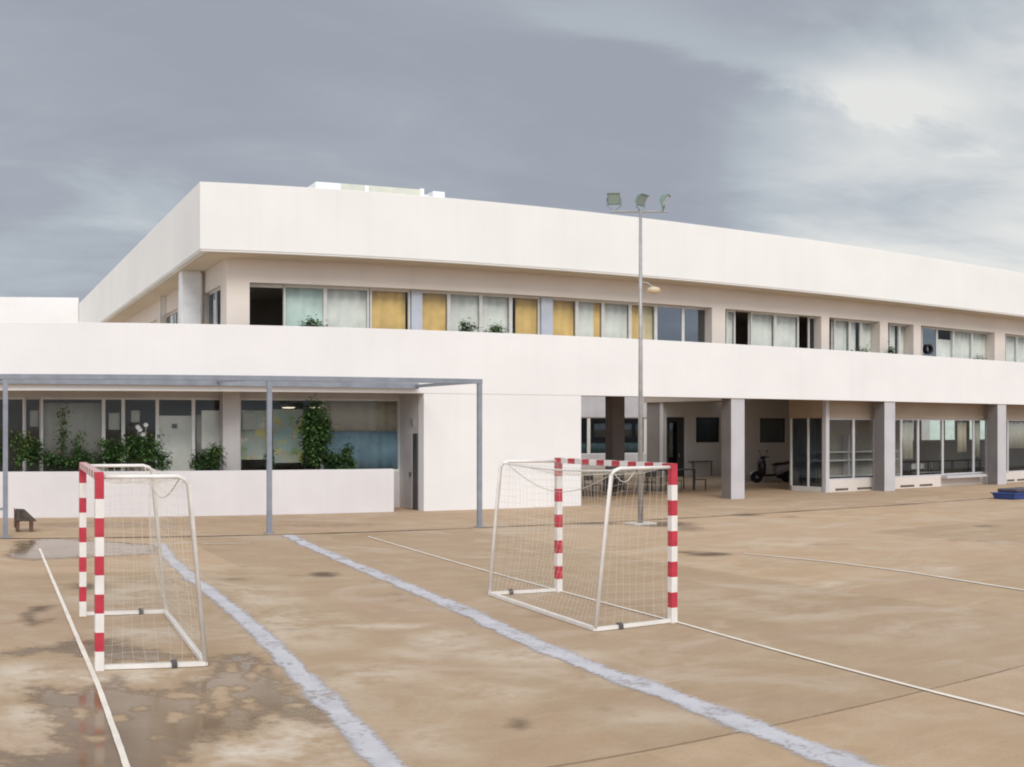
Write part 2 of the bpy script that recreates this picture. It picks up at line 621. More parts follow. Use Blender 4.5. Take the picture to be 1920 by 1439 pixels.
for q, s_, e_ in [((606, 1078, 27, 5), 1, .2), ((560, 1080, 18, 2), .6, .2), ((165, 1101, 45, 9), .75, .3), ((975, 1358, 24, 13), .75, .13), ((1005, 1390, 40, 20), .35, .3), ((1330, 1040, 42, 4), 1, .2), ((1290, 1036, 30, 3), .8, .2),
                  ((1530, 1022, 22, 3), .6, .3), ((1846, 987, 26, 2), .8, .3), ((1790, 1014, 16, 2), .7, .3), ((1836, 1015, 14, 2), .7, .3), ((1580, 1021, 18, 2), .6, .3), ((1250, 984, 55, 6), .8, .4), ((1290, 992, 26, 5), .8, .4),
                  ((1120, 982, 60, 3), .7, .3), ((1400, 966, 30, 3), .8, .3), ((1480, 970, 14, 2), .7, .3), ((430, 1086, 50, 4), .55, .25), ((620, 1255, 30, 6), .45, .2), ((700, 1090, 12, 3), .5, .2), ((540, 1181, 20, 3), .6, .15), ((780, 1290, 60, 22), .3, .4), ((1130, 1330, 30, 8), .35, .2),
                  ((1730, 1335, 110, 14), .3, .5), ((1560, 1210, 160, 16), .25, .6), ((300, 1090, 90, 14), .35, .5), ((187, 1262, 9, 4), .6, .1), ((156, 1158, 8, 3), .6, .12), ((1118, 1190, 14, 4), .5, .12), ((1262, 1172, 12, 4), .55, .12), ((1020, 1152, 60, 14), .25, .15), ((200, 985, 190, 8), .4, .6), ((620, 985, 120, 6), .4, .6), ((1620, 945, 160, 8), .25, .8), ((740, 1120, 90, 16), .3, .5)]:
    stain_shade = np.maximum(stain_shade, s_ * soft(gpoly(ell(*q)), e_))
for q, s_, e_ in [((250, 1268, 190, 16), .8, .3), ((60, 1280, 120, 30), .6, .4), ((560, 1395, 110, 45), .8, .3), ((40, 1370, 60, 40), .55, .4), ((530, 1180, 110, 40), .5, .5), ((760, 1235, 40, 14), .5, .3), ((700, 1175, 130, 6), .6, .2), ((640, 1280, 60, 18), .5, .3),
                  ((980, 1270, 40, 10), .4, .3), ((1120, 1270, 90, 10), .5, .3), ((1490, 1018, 90, 8), .35, .6), ((1560, 1095, 16, 5), .8, .2), ((1780, 1066, 18, 4), .7, .2), ((1700, 1180, 120, 20), .3, .8), ((420, 1080, 60, 20), .3, .5), ((1400, 1130, 150, 20), .25, .8), ((60, 1260, 90, 14), .8, .25), ((330, 1262, 120, 10), .7, .2), ((470, 1410, 110, 28), .9, .25), ((560, 1345, 30, 14), .7, .2), ((40, 1345, 50, 26), .7, .3), ((640, 1420, 60, 20), .6, .3), ((250, 1125, 90, 30), .4, .5), ((800, 1390, 80, 30), .4, .3), ((700, 1265, 90, 16), .55, .3), ((1000, 1230, 120, 14), .6, .25), ((850, 1200, 60, 20), .6, .3), ((470, 1120, 70, 22), .6, .35), ((300, 1190, 120, 14), .5, .3), ((900, 1300, 110, 16), .45, .3), ((1240, 1345, 120, 16), .4, .3)]:
    pale = np.maximum(pale, s_ * soft(gpoly(ell(*q)), e_))

foot = np.clip(1 - (28.45 - P[:, 1]) / 0.45, 0, 1) * (P[:, 1] < 28.46) * (P[:, 0] > -14) * (P[:, 0] < 16.8)  # dirt along the wall foot, with contact shade painted into the same strip
stain_shade = np.maximum(stain_shade, 0.5 * foot)
nx, ny = len(xs), len(ys)
idx = np.arange(nx * ny).reshape(ny, nx)
quads = np.stack([idx[:-1, :-1], idx[:-1, 1:], idx[1:, 1:], idx[1:, :-1]], -1).reshape(-1, 4)
gm = bpy.data.meshes.new('ground')
gm.from_pydata([(x, y, 0.0) for x, y in P], [], quads.tolist())
at = gm.color_attributes.new('surface_wear_shade', 'FLOAT_COLOR', 'POINT')
at.data.foreach_set('color', np.stack([wet, stain_shade, pale, np.ones(len(P))], 1).astype(np.float32).ravel())
gm.update()
ground = bpy.data.objects.new('ground', gm)
COL.objects.link(ground)
tag(ground, 'tan concrete sports court with puddles and dark stains', 'ground', kind='structure')

m, nt, b = nodes_of('court_concrete')
N, L = nt.nodes, nt.links
tc = N.new('ShaderNodeTexCoord')


def noise(scale, detail=5, rough=0.55, dist=0.0, sc3=None):
    n_ = N.new('ShaderNodeTexNoise')
    n_.inputs['Scale'].default_value = scale
    n_.inputs['Detail'].default_value = detail
    n_.inputs['Roughness'].default_value = rough
    n_.inputs['Distortion'].default_value = dist
    if sc3:
        mp = N.new('ShaderNodeMapping')
        mp.inputs['Scale'].default_value = sc3
        L.new(tc.outputs['Object'], mp.inputs[0])
        L.new(mp.outputs[0], n_.inputs['Vector'])
    else:
        L.new(tc.outputs['Object'], n_.inputs['Vector'])
    return n_.outputs['Fac']


def mixc(f, a, c):
    n_ = N.new('ShaderNodeMix')
    n_.data_type = 'RGBA'
    for i, q in ((0, f), (6, a), (7, c)):
        if isinstance(q, (tuple, list)):
            n_.inputs[i].default_value = (*q, 1)
        elif isinstance(q, float):
            n_.inputs[i].default_value = q
        else:
            L.new(q, n_.inputs[i])
    return n_.outputs[2]


av = N.new('ShaderNodeVertexColor')
av.layer_name = 'surface_wear_shade'
sp = N.new('ShaderNodeSeparateColor')
L.new(av.outputs[0], sp.inputs[0])
big = noise(0.22, 4)
mid = noise(1.3, 6, 0.6, 0.4)
sml = noise(7.0, 6, 0.65)
grit = noise(60.0, 3, 0.7)
swp = noise(0.9, 5, 0.6, 0.5, (0.35, 1.3, 1))
base = mixc(ramp_(big, 0.35, 0.65), (0.405, 0.275, 0.158), (0.44, 0.302, 0.19))
base = mixc(ramp_(mid, 0.38, 0.72), base, (0.47, 0.335, 0.21))
base = mixc(ramp_(swp, 0.5, 0.78, 0, 0.55), base, (0.33, 0.213, 0.12))
base = mixc(ramp_(sml, 0.55, 0.8, 0, 0.35), base, (0.31, 0.21, 0.125))
strk = noise(2.6, 6, 0.62, 0.3, (0.3, 1.6, 1))
base = mixc(ramp_(strk, 0.52, 0.75, 0, 0.4), base, (0.52, 0.385, 0.255))
base = mixc(ramp_(noise(0.6, 3, 0.5, 0.8), 0.52, 0.72, 0, 0.45), base, (0.43, 0.285, 0.195))
base = mixc(ramp_(noise(22.0, 5, 0.7), 0.54, 0.72, 0, 0.5), base, (0.27, 0.18, 0.11))
base = mixc(ramp_(grit, 0.45, 0.72, 0, 0.42), base, (0.31, 0.21, 0.135))
fl_ = N.new('ShaderNodeVectorMath')
fl_.operation = 'FLOOR'
dv = N.new('ShaderNodeMapping')
dv.inputs['Location'].default_value = (0.31, -6.66 / 5.5 + 2, 0)
dv.inputs['Scale'].default_value = (1 / 6.4, 1 / 5.5, 1)
L.new(tc.outputs['Object'], dv.inputs[0])
L.new(dv.outputs[0], fl_.inputs[0])
wn = N.new('ShaderNodeTexWhiteNoise')
L.new(fl_.outputs[0], wn.inputs[0])
slab = N.new('ShaderNodeMix')
slab.data_type = 'RGBA'
slab.blend_type = 'MULTIPLY'
slab.inputs[0].default_value = 1.0
sv = N.new('ShaderNodeCombineColor')
for i_ in range(3):
    L.new(ramp_(wn.outputs[0], 0, 1, (0.9, 0.91, 0.92)[i_], (1.06, 1.07, 1.09)[i_]), sv.inputs[i_])
L.new(base, slab.inputs[6])
L.new(sv.outputs[0], slab.inputs[7])
base = slab.outputs[2]
worn_ = ramp_(noise(0.55, 7, 0.66, 1.2), 0.5, 0.66, 0, 0.5)
base = mixc(worn_, base, (0.5, 0.4, 0.3))
pl = math_('MULTIPLY', sp.outputs[2], ramp_(math_('ADD', math_('MULTIPLY', mid, 0.6), math_('MULTIPLY', sml, 0.4)), 0.38, 0.6))
base = mixc(pl, base, (0.62, 0.53, 0.42))
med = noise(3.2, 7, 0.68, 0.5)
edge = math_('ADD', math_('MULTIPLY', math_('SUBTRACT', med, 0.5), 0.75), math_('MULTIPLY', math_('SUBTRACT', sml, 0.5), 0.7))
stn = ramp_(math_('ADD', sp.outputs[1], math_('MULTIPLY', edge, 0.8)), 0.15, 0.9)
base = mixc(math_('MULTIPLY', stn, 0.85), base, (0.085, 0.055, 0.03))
wt0 = math_('MULTIPLY', math_('ADD', sp.outputs[0], math_('MULTIPLY', edge, 1.5)), ramp_(sp.outputs[0], 0.02, 0.12))
damp = ramp_(wt0, 0.3, 0.72)
film = ramp_(wt0, 0.5, 0.8)
base = mixc(damp, base, mixc(ramp_(mid, 0.35, 0.7), (0.19, 0.122, 0.066), (0.25, 0.165, 0.095)))
L.new(base, b.inputs['Base Color'])
rgh = N.new('ShaderNodeMix')
rgh.data_type = 'FLOAT'
L.new(film, rgh.inputs[0])
L.new(ramp_(damp, 0, 1, 0.85, 0.55), rgh.inputs[2])
rgh.inputs[3].default_value = 0.09
L.new(rgh.outputs[0], b.inputs['Roughness'])
b.inputs['Specular IOR Level'].default_value = 0.4
bp = N.new('ShaderNodeBump')
bp.inputs['Distance'].default_value = 0.01
L.new(math_('MULTIPLY', math_('SUBTRACT', 1.0, film), 0.25), bp.inputs['Strength'])
L.new(grit, bp.inputs['Height'])
L.new(bp.outputs[0], b.inputs['Normal'])
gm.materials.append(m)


def strip(name, pts, width, mt, z=0.004, rag=0.0, step=0.12, wj=0.0, cat=None, label=None):
    """a painted or inset band on the court following a polyline"""
    pts = [Vector((p[0], p[1], 0)) for p in pts]
    fine_ = []
    for a, c in zip(pts, pts[1:]):
        k = max(1, int((c - a).length / step))
        fine_ += [a.lerp(c, i / k) for i in range(k)]
    fine_.append(pts[-1])
    # smooth the corners
    if len(fine_) > 20 and rag > 0:
        for _ in range(14):
            fine_ = [fine_[0]] + [(fine_[i - 1] + fine_[i] * 2 + fine_[i + 1]) / 4 for i in range(1, len(fine_) - 1)] + [fine_[-1]]
    vs, ed_, j1, j2 = [], [], 0, 0
    for i, p in enumerate(fine_):
        t = (fine_[min(i + 1, len(fine_) - 1)] - fine_[max(i - 1, 0)]).normalized()
        nrm = Vector((-t.y, t.x, 0))
        j1 = j1 * 0.5 + random.uniform(-rag, rag)
        j2 = j2 * 0.5 + random.uniform(-rag, rag)
        wv = width * (1 + wj * math.sin(i * 0.23) * math.sin(i * 0.07 + 1))
        for u_ in (-1, -0.5, 0, 0.5, 1):
            vs.append(p + nrm * (u_ * wv / 2 + (j1 if u_ < 0 else j2) * abs(u_)) + Vector((0, 0, z)))
            ed_.append(1 - abs(u_))
    mb = MB()
    k = len(fine_)
    mb.poly(vs, [(5 * i + j, 5 * i + j + 1, 5 * i + j + 6, 5 * i + j + 5) for i in range(k - 1) for j in range(4)])
    o = mb.build(name, mt)
    at_ = o.data.color_attributes.new('edge_wear', 'FLOAT_COLOR', 'POINT')
    at_.data.foreach_set('color', np.repeat(np.array(ed_, np.float32), 4))
    tag(o, label, cat, kind='structure')
    return o


def worn(name, src, wear, rough_, fray=1.0):
    """court paint worn through in patches: bare concrete colour shows where it is gone"""
    m, nt, b = nodes_of(name)
    global N, L, tc
    N, L = nt.nodes, nt.links
    tc = N.new('ShaderNodeTexCoord')
    a = noise(1.6, 6, 0.65, 0.3)
    c = noise(14, 5, 0.7)
    va = N.new('ShaderNodeVertexColor')
    va.layer_name = 'edge_wear'
    se = N.new('ShaderNodeSeparateColor')
    L.new(va.outputs[0], se.inputs[0])
    nn = math_('ADD', math_('MULTIPLY', a, 0.55), math_('MULTIPLY', c, 0.45))
    f = ramp_(nn, wear, wear + 0.16)
    ef = ramp_(math_('ADD', se.outputs[0], math_('MULTIPLY', math_('SUBTRACT', nn, 0.5), 1.6 * fray)), 0.03 * fray, 0.05 + 0.33 * fray)
    tone = mixc(ramp_(noise(3.0, 4), 0.35, 0.7), src, tuple(q * 0.86 for q in src))
    L.new(tone, b.inputs['Base Color'])
    b.inputs['Roughness'].default_value = rough_
    tr = N.new('ShaderNodeBsdfTransparent')
    mxs = N.new('ShaderNodeMixShader')
    L.new(math_('MULTIPLY', ef, math_('SUBTRACT', 1.0, math_('MULTIPLY', f, 0.75))), mxs.inputs[0])
    L.new(tr.outputs[0], mxs.inputs[1])
    L.new(b.outputs[0], mxs.inputs[2])
    L.new(mxs.outputs[0], [n_ for n_ in N if n_.type == 'OUTPUT_MATERIAL'][0].inputs[0])


worn('line_white', (0.8, 0.71, 0.6), 0.6, 0.75, 0.25)
worn('line_white_faint', (0.74, 0.65, 0.54), 0.53, 0.8, 0.6)
worn('joint_soft', (0.28, 0.19, 0.115), 0.44, 0.9, 0.7)
worn('joint_dark', (0.1, 0.066, 0.04), 0.62, 0.9, 0.5)
mat('vent_dark', (0.12, 0.09, 0.065), 0.9, vary=0.3)
worn('line_blue', (0.54, 0.515, 0.525), 0.5, 0.7, 1.5)

strip('court_line', gpoly([(74, 1030), (105, 1103), (147, 1202), (185, 1290), (235, 1432), (262, 1520)]), 0.05, 'line_white', 0.011, rag=0.002, label='thin white goal line beside the left goal', cat='court line')
strip('court_line', gpoly([(690, 1007), (870, 1060), (1060, 1112), (1270, 1168), (1560, 1249), (1920, 1341), (2050, 1378)]), 0.052, 'line_white', 0.011, rag=0.002, label='long white line crossing under the right goal', cat='court line')
strip('court_line', gpoly([(1395, 1039), (1560, 1055), (1700, 1073), (1920, 1108), (2050, 1128)]), 0.085, 'line_white_faint', 0.011, rag=0.004, label='faded white line at the far right of the court', cat='court line')
strip('court_line', gpoly([(890, 997), (1000, 994), (1088, 991)]), 0.07, 'line_white_faint', 0.011, rag=0.006, label='short faded white line behind the right goal', cat='court line')
strip('court_line', gpoly([(380, 1021), (468, 1020)]), 0.07, 'line_white_faint', 0.011, rag=0.006, label='short faded white dash right of the left goal', cat='court line')
strip('blue_court_line', gpoly([(300, 1020), (315, 1045), (360, 1085), (420, 1130), (490, 1190), (560, 1262), (620, 1322), (680, 1385), (720, 1430), (800, 1520)]), 0.32, 'line_blue', 0.007, rag=0.007, step=0.04, wj=0.12, label='worn pale blue line running past the left goal', cat='court line')
strip('blue_court_line', gpoly([(540, 1004), (575, 1022), (640, 1050), (720, 1083), (800, 1116), (880, 1150), (950, 1184), (1030, 1220), (1130, 1260), (1250, 1302), (1400, 1360), (1580, 1430), (1700, 1475)]), 0.38, 'line_blue', 0.007, rag=0.008, step=0.04, wj=0.12, label='worn pale blue line between the two goals', cat='court line')
# drain joint along the building, slab joints across the court
dj = [(x, 23.2 + 0.02 * math.sin(x * 0.7), 0) for x in np.arange(-12, 70, 0.5)]
strip('drain_joint', dj, 0.15, 'joint_dark', 0.004, rag=0.02, step=0.1, wj=0.5, label='dark drain joint along the front of the building', cat='drain joint')
strip('slab_joint', [(-4, 6.63), (30, 6.72)], 0.034, 'joint_soft', 0.003, rag=0.004, step=0.1, label='thin dark slab joint across the near court', cat='slab joint')

# ------------------------------------------------------------------ school building
YF = 28.45                 # parapet and roof edge plane
YW = 29.4                  # upper window wall plane
YG = 29.75                 # upper window frames
ZS, ZT = 7.62, 9.61        # roof edge bottom and top
ZP0, ZP1 = 3.59, 5.52      # balcony parapet bottom and top
ZC = 3.85                  # ground floor ceiling
XE = 78.0
school = empty('school_building', (12.0, YF, 0), 'long white two-storey school with flat overhanging roof', 'building')

one('roof', lambda q: (q.box((5.97, YF, ZS + 0.05), (XE, 36.2, ZT)), q.box((32.5, 36.2, ZS + 0.05), (XE, 41, ZT)), q.box((29.4, 36.2, ZS + 0.05), (32.5, 44.4, ZT)), q.box((5.97, 36.2, ZS + 0.05), (15.5, 62, ZT)), q.box((5.99, YF + 0.02, ZS), (XE, YF + 0.2, ZS + 0.05)), q.box((5.99, YF + 0.2, ZS), (6.19, 62, ZS + 0.05))), 'fascia_render', school, bevel=0.012)  # unseen roof outline, with the slab, cut back behind the porch for skylight
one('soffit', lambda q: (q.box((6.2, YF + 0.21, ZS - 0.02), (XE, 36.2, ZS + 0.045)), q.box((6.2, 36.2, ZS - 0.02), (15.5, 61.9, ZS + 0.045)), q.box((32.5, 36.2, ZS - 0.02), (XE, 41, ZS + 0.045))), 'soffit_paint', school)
bx('rear_wing', (-30, 57.4, 0), (5.95, 70, 9.95), 'white_render', school)
bx('balcony_parapet', (-16, YF, ZP0), (XE, YF + 0.22, ZP1), 'white_render', school, bevel=0.012)
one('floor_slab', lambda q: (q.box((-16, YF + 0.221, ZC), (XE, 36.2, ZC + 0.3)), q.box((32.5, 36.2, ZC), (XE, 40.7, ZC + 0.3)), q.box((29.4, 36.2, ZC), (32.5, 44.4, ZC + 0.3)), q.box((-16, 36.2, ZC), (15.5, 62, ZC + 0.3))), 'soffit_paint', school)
bx('court_bounce_wall', (15.51, 36.01, ZC + 0.301), (XE, 36.15, ZS - 0.022), 'white_render', school)  # unseen white skin added to bounce light around the courtyard

# ground floor solid block and the half wall of the planted gallery
XB0, XB1 = xat(795, YF), xat(1090, YF)
bx('wall', (XB0, YF + 0.012, 0), (XB1, YF + 3.5, ZP0 - 0.001), 'white_render', school)
bx('wall', (XB0, YF + 0.3, ZP0 - 0.0005), (XB1, YF + 3.5, ZC - 0.002), 'white_render', school)
XH = xat(739, YF)
bx('half_wall', (-16, YF + 0.005, 0), (XH, YF + 0.25, 1.3), 'half_wall_paint', school, bevel=0.01)
bx('plant_ledge', (-16, YF + 0.251, 0), (XH - 0.05, YF + 1.2, 0.92), 'grey_wall', school)

# gallery back: glazing plane
YB = 30.15
XGR = XB0
one('gallery_wall', lambda q: (q.box((-16, YB, 0), (XGR - 0.001, YB + 0.25, 1.15)), q.box((-16, YB, 3.45), (XGR - 0.001, YB + 0.25, ZC - 0.002))), 'grey_wall', school)
bx('gallery_end_wall', (XB0 - 0.012, YF + 0.33, 0), (XB0 - 0.001, YB, ZC - 0.002), 'grey_wall', school)
dr = bx('door', (XB0 - 0.06, 29.14, 0.02), (XB0 - 0.013, 29.72, 2.36), 'door_grey', school)
bx('door_gap_shade', (XB0 - 0.05, 28.84, 0.02), (XB0 - 0.0125, 29.12, 2.36), 'door_dark', dr)  # flat dark sheet painting the shade of the open gap beside the door
bx('handle', (XB0 - 0.11, 29.18, 1.02), (XB0 - 0.061, 29.24, 1.16), 'clamp_dark', dr)
bx('wall_plate', (XB0 - 0.04, 29.1, 2.6), (XB0 - 0.0125, 29.35, 2.82), 'galvanised', school)
bx('gallery_pillar', (xat(418, YB - 0.4), YB - 0.4, 0), (xat(450, YB - 0.4), YB - 0.005, ZC - 0.003), 'grey_wall', school)

# rooms of the gallery
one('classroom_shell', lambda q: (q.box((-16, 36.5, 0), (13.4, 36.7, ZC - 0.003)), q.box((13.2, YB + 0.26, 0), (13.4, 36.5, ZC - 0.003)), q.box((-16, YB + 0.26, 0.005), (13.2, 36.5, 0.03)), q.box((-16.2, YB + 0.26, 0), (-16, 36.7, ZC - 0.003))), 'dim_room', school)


def window(edges, y, z0, z1, root=school, gl='clear_glass', fw=0.05, fm='alu_frame', blind=None, bz=None, fd=0.06, outer=0.06):
    """one glazed opening: its frame is the part, pane and blind are sub-parts"""
    x0, x1 = edges
    q = MB()
    q.box((x0, y, z0), (x0 + fw, y + fd, z1))
    q.box((x1 - fw, y, z0), (x1, y + fd, z1))
    q.box((x0 + fw, y + 0.002, z1 - outer), (x1 - fw, y + fd - 0.002, z1))
    q.box((x0 + fw, y + 0.002, z0), (x1 - fw, y + fd - 0.002, z0 + outer))
    f = q.build('window', fm, root)
    if gl:
        bx('pane', (x0 + fw - 0.01, y + 0.025, z0 + outer - 0.01), (x1 - fw + 0.01, y + 0.033, z1 - outer + 0.01), gl, f)
    if blind:
        for bm_, (u0, u1), (v0, v1) in blind:
            cloth(f, x0 + (x1 - x0) * u0, x0 + (x1 - x0) * u1, y + 0.16, z0 + (z1 - z0) * v0, z0 + (z1 - z0) * v1, bm_)
    return f


def cloth(parent, x0, x1, y, z0, z1, bm_, amp=0.018, name='blind', slant=0.0):
    """hanging fabric with soft vertical folds"""
    n = max(8, int((x1 - x0) / 0.05))
    ph = random.uniform(0, 6)
    vs = []
    for i in range(n + 1):
        x = x0 + (x1 - x0) * i / n
        yy = y + amp * math.sin(i * 1.1 + ph) + amp * 0.6 * math.sin(i * 0.47 + ph * 2)
        zb = z0 + slant * i / n
        vs += [(x, yy, zb), (x, yy, z1), (x, yy + 0.012, zb), (x, yy + 0.012, z1)]
    fs = []
    for i in range(n):
        a, c = 4 * i, 4 * i + 4
        fs += [(a, c, c + 1, a + 1), (a + 2, a + 3, c + 3, c + 2), (a, a + 2, c + 2, c), (a + 1, c + 1, c + 3, a + 3)]
    q = MB()
    q.poly(vs, fs)
    return q.build(name, bm_, parent, smooth=True)


# gallery windows: photo edges of each light in the glazing line
full = (0.0, 1.0)
for pa, pb, blind in [(-90, -30, None), (-30, 46, None), (46, 78, None), (78, 195, [('blind_dusty', (0.02, 0.98), (0.2, 0.93))]), (195, 232, None), (232, 296, None), (296, 364, None),
                      (364, 418, [('blind_dusty', (0.15, 0.95), (0.24, 0.78))]), (450, 508, None), (508, 606, None),
                      (606, 752.5, [('blind_beige', (0.02, 0.99), (0.56, 0.97)), ('blind_blue', (0.02, 0.99), (0.02, 0.555))])]:
    window((xat(pa, YB), xat(pb, YB)), YB + 0.08, 1.15, 3.45, gl='clear_glass', fw=0.045, blind=blind, fm='grey_wall' if pa in (46,) else 'alu_frame')

# upper window wall with its openings
ZH, ZL = 6.9, 4.6
openings = [(468, 1335), (1360, 1540), (1555, 1650), (1665, 1713), (1727, 1865), (1885, 1990), (2010, 2060)]
ox = [(xat(a, YW), xat(c, YW)) for a, c in openings]
XC = xat(425, YW)


def upper_wall(q):
    q.box((XC, YW, ZH), (XE, YG + 0.25, ZS - 0.021))
    q.box((XC, YW, ZC + 0.301), (XE, YG + 0.25, ZL))
    edge_ = [XC] + [v for o_ in ox for v in o_] + [XE]
    for a, c in zip(edge_[::2], edge_[1::2]):
        q.box((a, YW, ZL), (c, YG + 0.25, ZH))


one('upper_wall', upper_wall, 'upper_render', school)
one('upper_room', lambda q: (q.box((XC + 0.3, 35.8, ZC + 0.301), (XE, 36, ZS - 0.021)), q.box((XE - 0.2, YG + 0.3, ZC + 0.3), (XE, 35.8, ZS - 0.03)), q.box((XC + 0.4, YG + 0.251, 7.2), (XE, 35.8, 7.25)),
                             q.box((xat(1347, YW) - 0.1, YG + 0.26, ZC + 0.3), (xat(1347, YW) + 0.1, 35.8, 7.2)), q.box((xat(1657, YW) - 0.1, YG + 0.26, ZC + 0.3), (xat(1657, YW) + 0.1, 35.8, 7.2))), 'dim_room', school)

YE, PA, GR, FA = 'blind_yellow', 'blind_pale', 'blind_green', 'blind_faded'
lights = [
    (532, 610, 'clear_glass', [(GR, (0.02, 0.98), full)]), (610, 692, 'clear_glass', [(PA, (0.02, 0.98), full)]), (694, 769, 'clear_glass', [(YE, (0.06, 0.94), full)]),
    (789, 842, 'clear_glass', [(YE, (0.0, 0.95), full)]), (842, 902, 'clear_glass', [(PA, (0.03, 0.98), full)]), (902, 958, 'clear_glass', [(PA, (0.03, 0.98), full)]), (958, 1012, 'clear_glass', [(YE, (0.25, 0.98), full)]),
    (1034, 1082, 'clear_glass', [(YE, (0.0, 0.98), full)]), (1082, 1131, 'clear_glass', [(PA, (0.02, 0.72), full), (YE, (0.72, 0.98), full)]), (1131, 1182, 'clear_glass', [(PA, (0.02, 0.98), full)]), (1182, 1230, 'clear_glass', [(YE, (0.04, 0.45), full), (FA, (0.45, 0.98), full)]),
    (1230, 1281, 'mirror_glass', None), (1281, 1325, 'mirror_glass', None),
    (1362, 1379, 'clear_glass', [(PA, (0.0, 1.0), full)]), (1408, 1454, 'clear_glass', [(PA, (0.02, 0.98), full)]), (1454, 1498, 'clear_glass', [(PA, (0.02, 0.98), full)]), (1516, 1533, 'tinted_glass', None),
    (1564, 1594, 'clear_glass', [(PA, (0.02, 0.98), full)]), (1594, 1615, 'clear_glass', [(PA, (0.02, 0.8), full)]), (1615, 1640, 'clear_glass', [(PA, (0.02, 0.95), full)]),
    (1668, 1687, 'clear_glass', [(PA, (0.02, 0.8), full)]), (1687, 1704, 'clear_glass', [(PA, (0.02, 0.9), full)]),
    (1728, 1757, 'mirror_glass', None), (1757, 1788, 'clear_glass', [(PA, (0.0, 1), (0.0, 0.8))]), (1788, 1823, 'clear_glass', [(PA, (0.0, 1), full)]), (1823, 1857, 'clear_glass', [(PA, (0.0, 0.95), full)]),
    (1886, 1907, 'clear_glass', [(PA, (0.0, 0.97), full)]), (1907, 1940, 'clear_glass', [(PA, (0.0, 0.97), full)]), (1940, 1985, 'clear_glass', [(PA, (0.0, 0.97), full)]), (2012, 2055, 'clear_glass', None),
]
for a, c, g, bl in lights:
    window((xat(a, YG), xat(c, YG)), YG, ZL + 0.02, ZH - 0.002, gl=g, blind=bl, fw=0.05)
for a, c in ((770, 789), (1013, 1034)):
    bx('mullion', (xat(a, YG), YG - 0.08, ZL + 0.01), (xat(c, YG), YG + 0.2, ZH - 0.003), 'blue_mullion', school)
bx('window_head', (ox[0][0], YG - 0.004, ZH - 0.09), (xat(530, YG), YG + 0.05, ZH - 0.003), 'alu_frame', school)

# left end of the upper floor: side wall with glazing and a white shutter
XS = XC
sy = [(30.1, 32.3), (32.7, 35.4), (36.2, 39.0), (40, 46), (48, 55)]


def side_wall(q):
    q.box((XS, YG + 0.251, ZH), (XS + 0.3, 62, ZS - 0.021))
    q.box((XS, YG + 0.251, ZC + 0.301), (XS + 0.3, 62, ZL))
    ed = [YG + 0.251] + [v for o_ in sy for v in o_] + [62]
    for a, c in zip(ed[::2], ed[1::2]):
        q.box((XS, a, ZL), (XS + 0.3, c, ZH))


one('side_wall', side_wall, 'upper_render', school)
for i, (a, c) in enumerate(sy):
    q = MB()
    for y in (a, (a + c) / 2, c - 0.06):
        q.box((XS + 0.12, y, ZL), (XS + 0.18, y + 0.06, ZH))
    q.box((XS + 0.122, a + 0.06, ZH - 0.06), (XS + 0.178, c - 0.06, ZH))
    f = q.build('window', 'alu_frame', school)
    bx('pane', (XS + 0.145, a + 0.03, ZL), (XS + 0.152, c - 0.03, ZH - 0.03), 'tinted_glass', f)
bx('upper_pillar', (xat(341, 32.0), 32.0, ZC + 0.301), (xat(377, 32.0), 32.5, ZS - 0.021), 'shutter_white', school, bevel=0.012)
bx('side_panel', (XS + 0.2, 30.12, ZL), (XS + 0.21, 31.2, 5.9), 'blind_green', school)
bx('side_post', (XS - 0.2, 38.3, ZC + 0.3), (XS - 0.08, 38.42, ZS - 0.021), 'alu_frame', school)

# open porch on the right: pillars, back wall, glazed rooms
for k, x in enumerate((22.1, 28.78, 34.95, 41.4, 47.9)):
    one('pillar', lambda q: (q.box((x, YF + 0.05, 0), (x + 0.52, YF + 0.062, ZC - 0.003), 'pillar_paint'), q.box((x + 0.001, YF + 0.0625, 0), (x + 0.519, YF + 0.55, ZC - 0.003), 'pillar_shade')), None, school)  # light front plate, the other faces in the shade-painted tone
bx('pillar', (22.0, 35.2, 0), (22.5, 35.7, ZC - 0.003), 'pillar_shade', school)
YK = 43.0
zl = 3.09
YK2 = 55.0
zl2 = 3.2
g0, g1 = xat(1050, YK2), xat(1262, YK2)
c1, d1 = xat(1250, YK), xat(1286, YK)
w0, w1 = xat(1305, YK), xat(1350, YK)


def porch_wall(q):
    q.box((c1 - 0.2, YK, zl), (34, YK + 0.25, ZC - 0.003))
    q.box((c1 - 0.2, YK, 0), (c1, YK + 0.25, zl))
    q.box((d1, YK, 0), (w0, YK + 0.25, zl))
    q.box((w0, YK, 0), (w1, YK + 0.25, 1.76))
    q.box((w1, YK, 0), (34, YK + 0.25, zl))


one('porch_wall', porch_wall, 'light_room', school)
one('rear_block', lambda q: (q.box((15.51, YK2, zl2), (60, 70, 5.5)), q.box((15.51, YK2, 0), (g0, 70, zl2)), q.box((g1, YK2, 0), (60, 70, zl2)), q.box((g0, YK2, 0), (g1, YK2 + 0.3, 0.85)), q.box((g0, YK2 + 5, 0), (g1, YK2 + 5.2, zl2))), 'pillar_paint', school)
for i in range(4):
    a, c = g0 + (g1 - g0) * i / 4, g0 + (g1 - g0) * (i + 1) / 4
    window((a, c), YK2 + 0.08, 0.85, zl2, gl='tinted_glass', fw=0.1, blind=[('blind_green', (0.0, 1.0), (0.02, 0.3))])
window((w0, w1), YK + 0.08, 1.76, zl, gl='tinted_glass', fw=0.09, fm='dark_metal')
dd = bx('door', (c1 + 0.05, YK + 0.1, 0.01), (d1 - 0.05, YK + 0.16, zl - 0.03), 'door_dark', school)
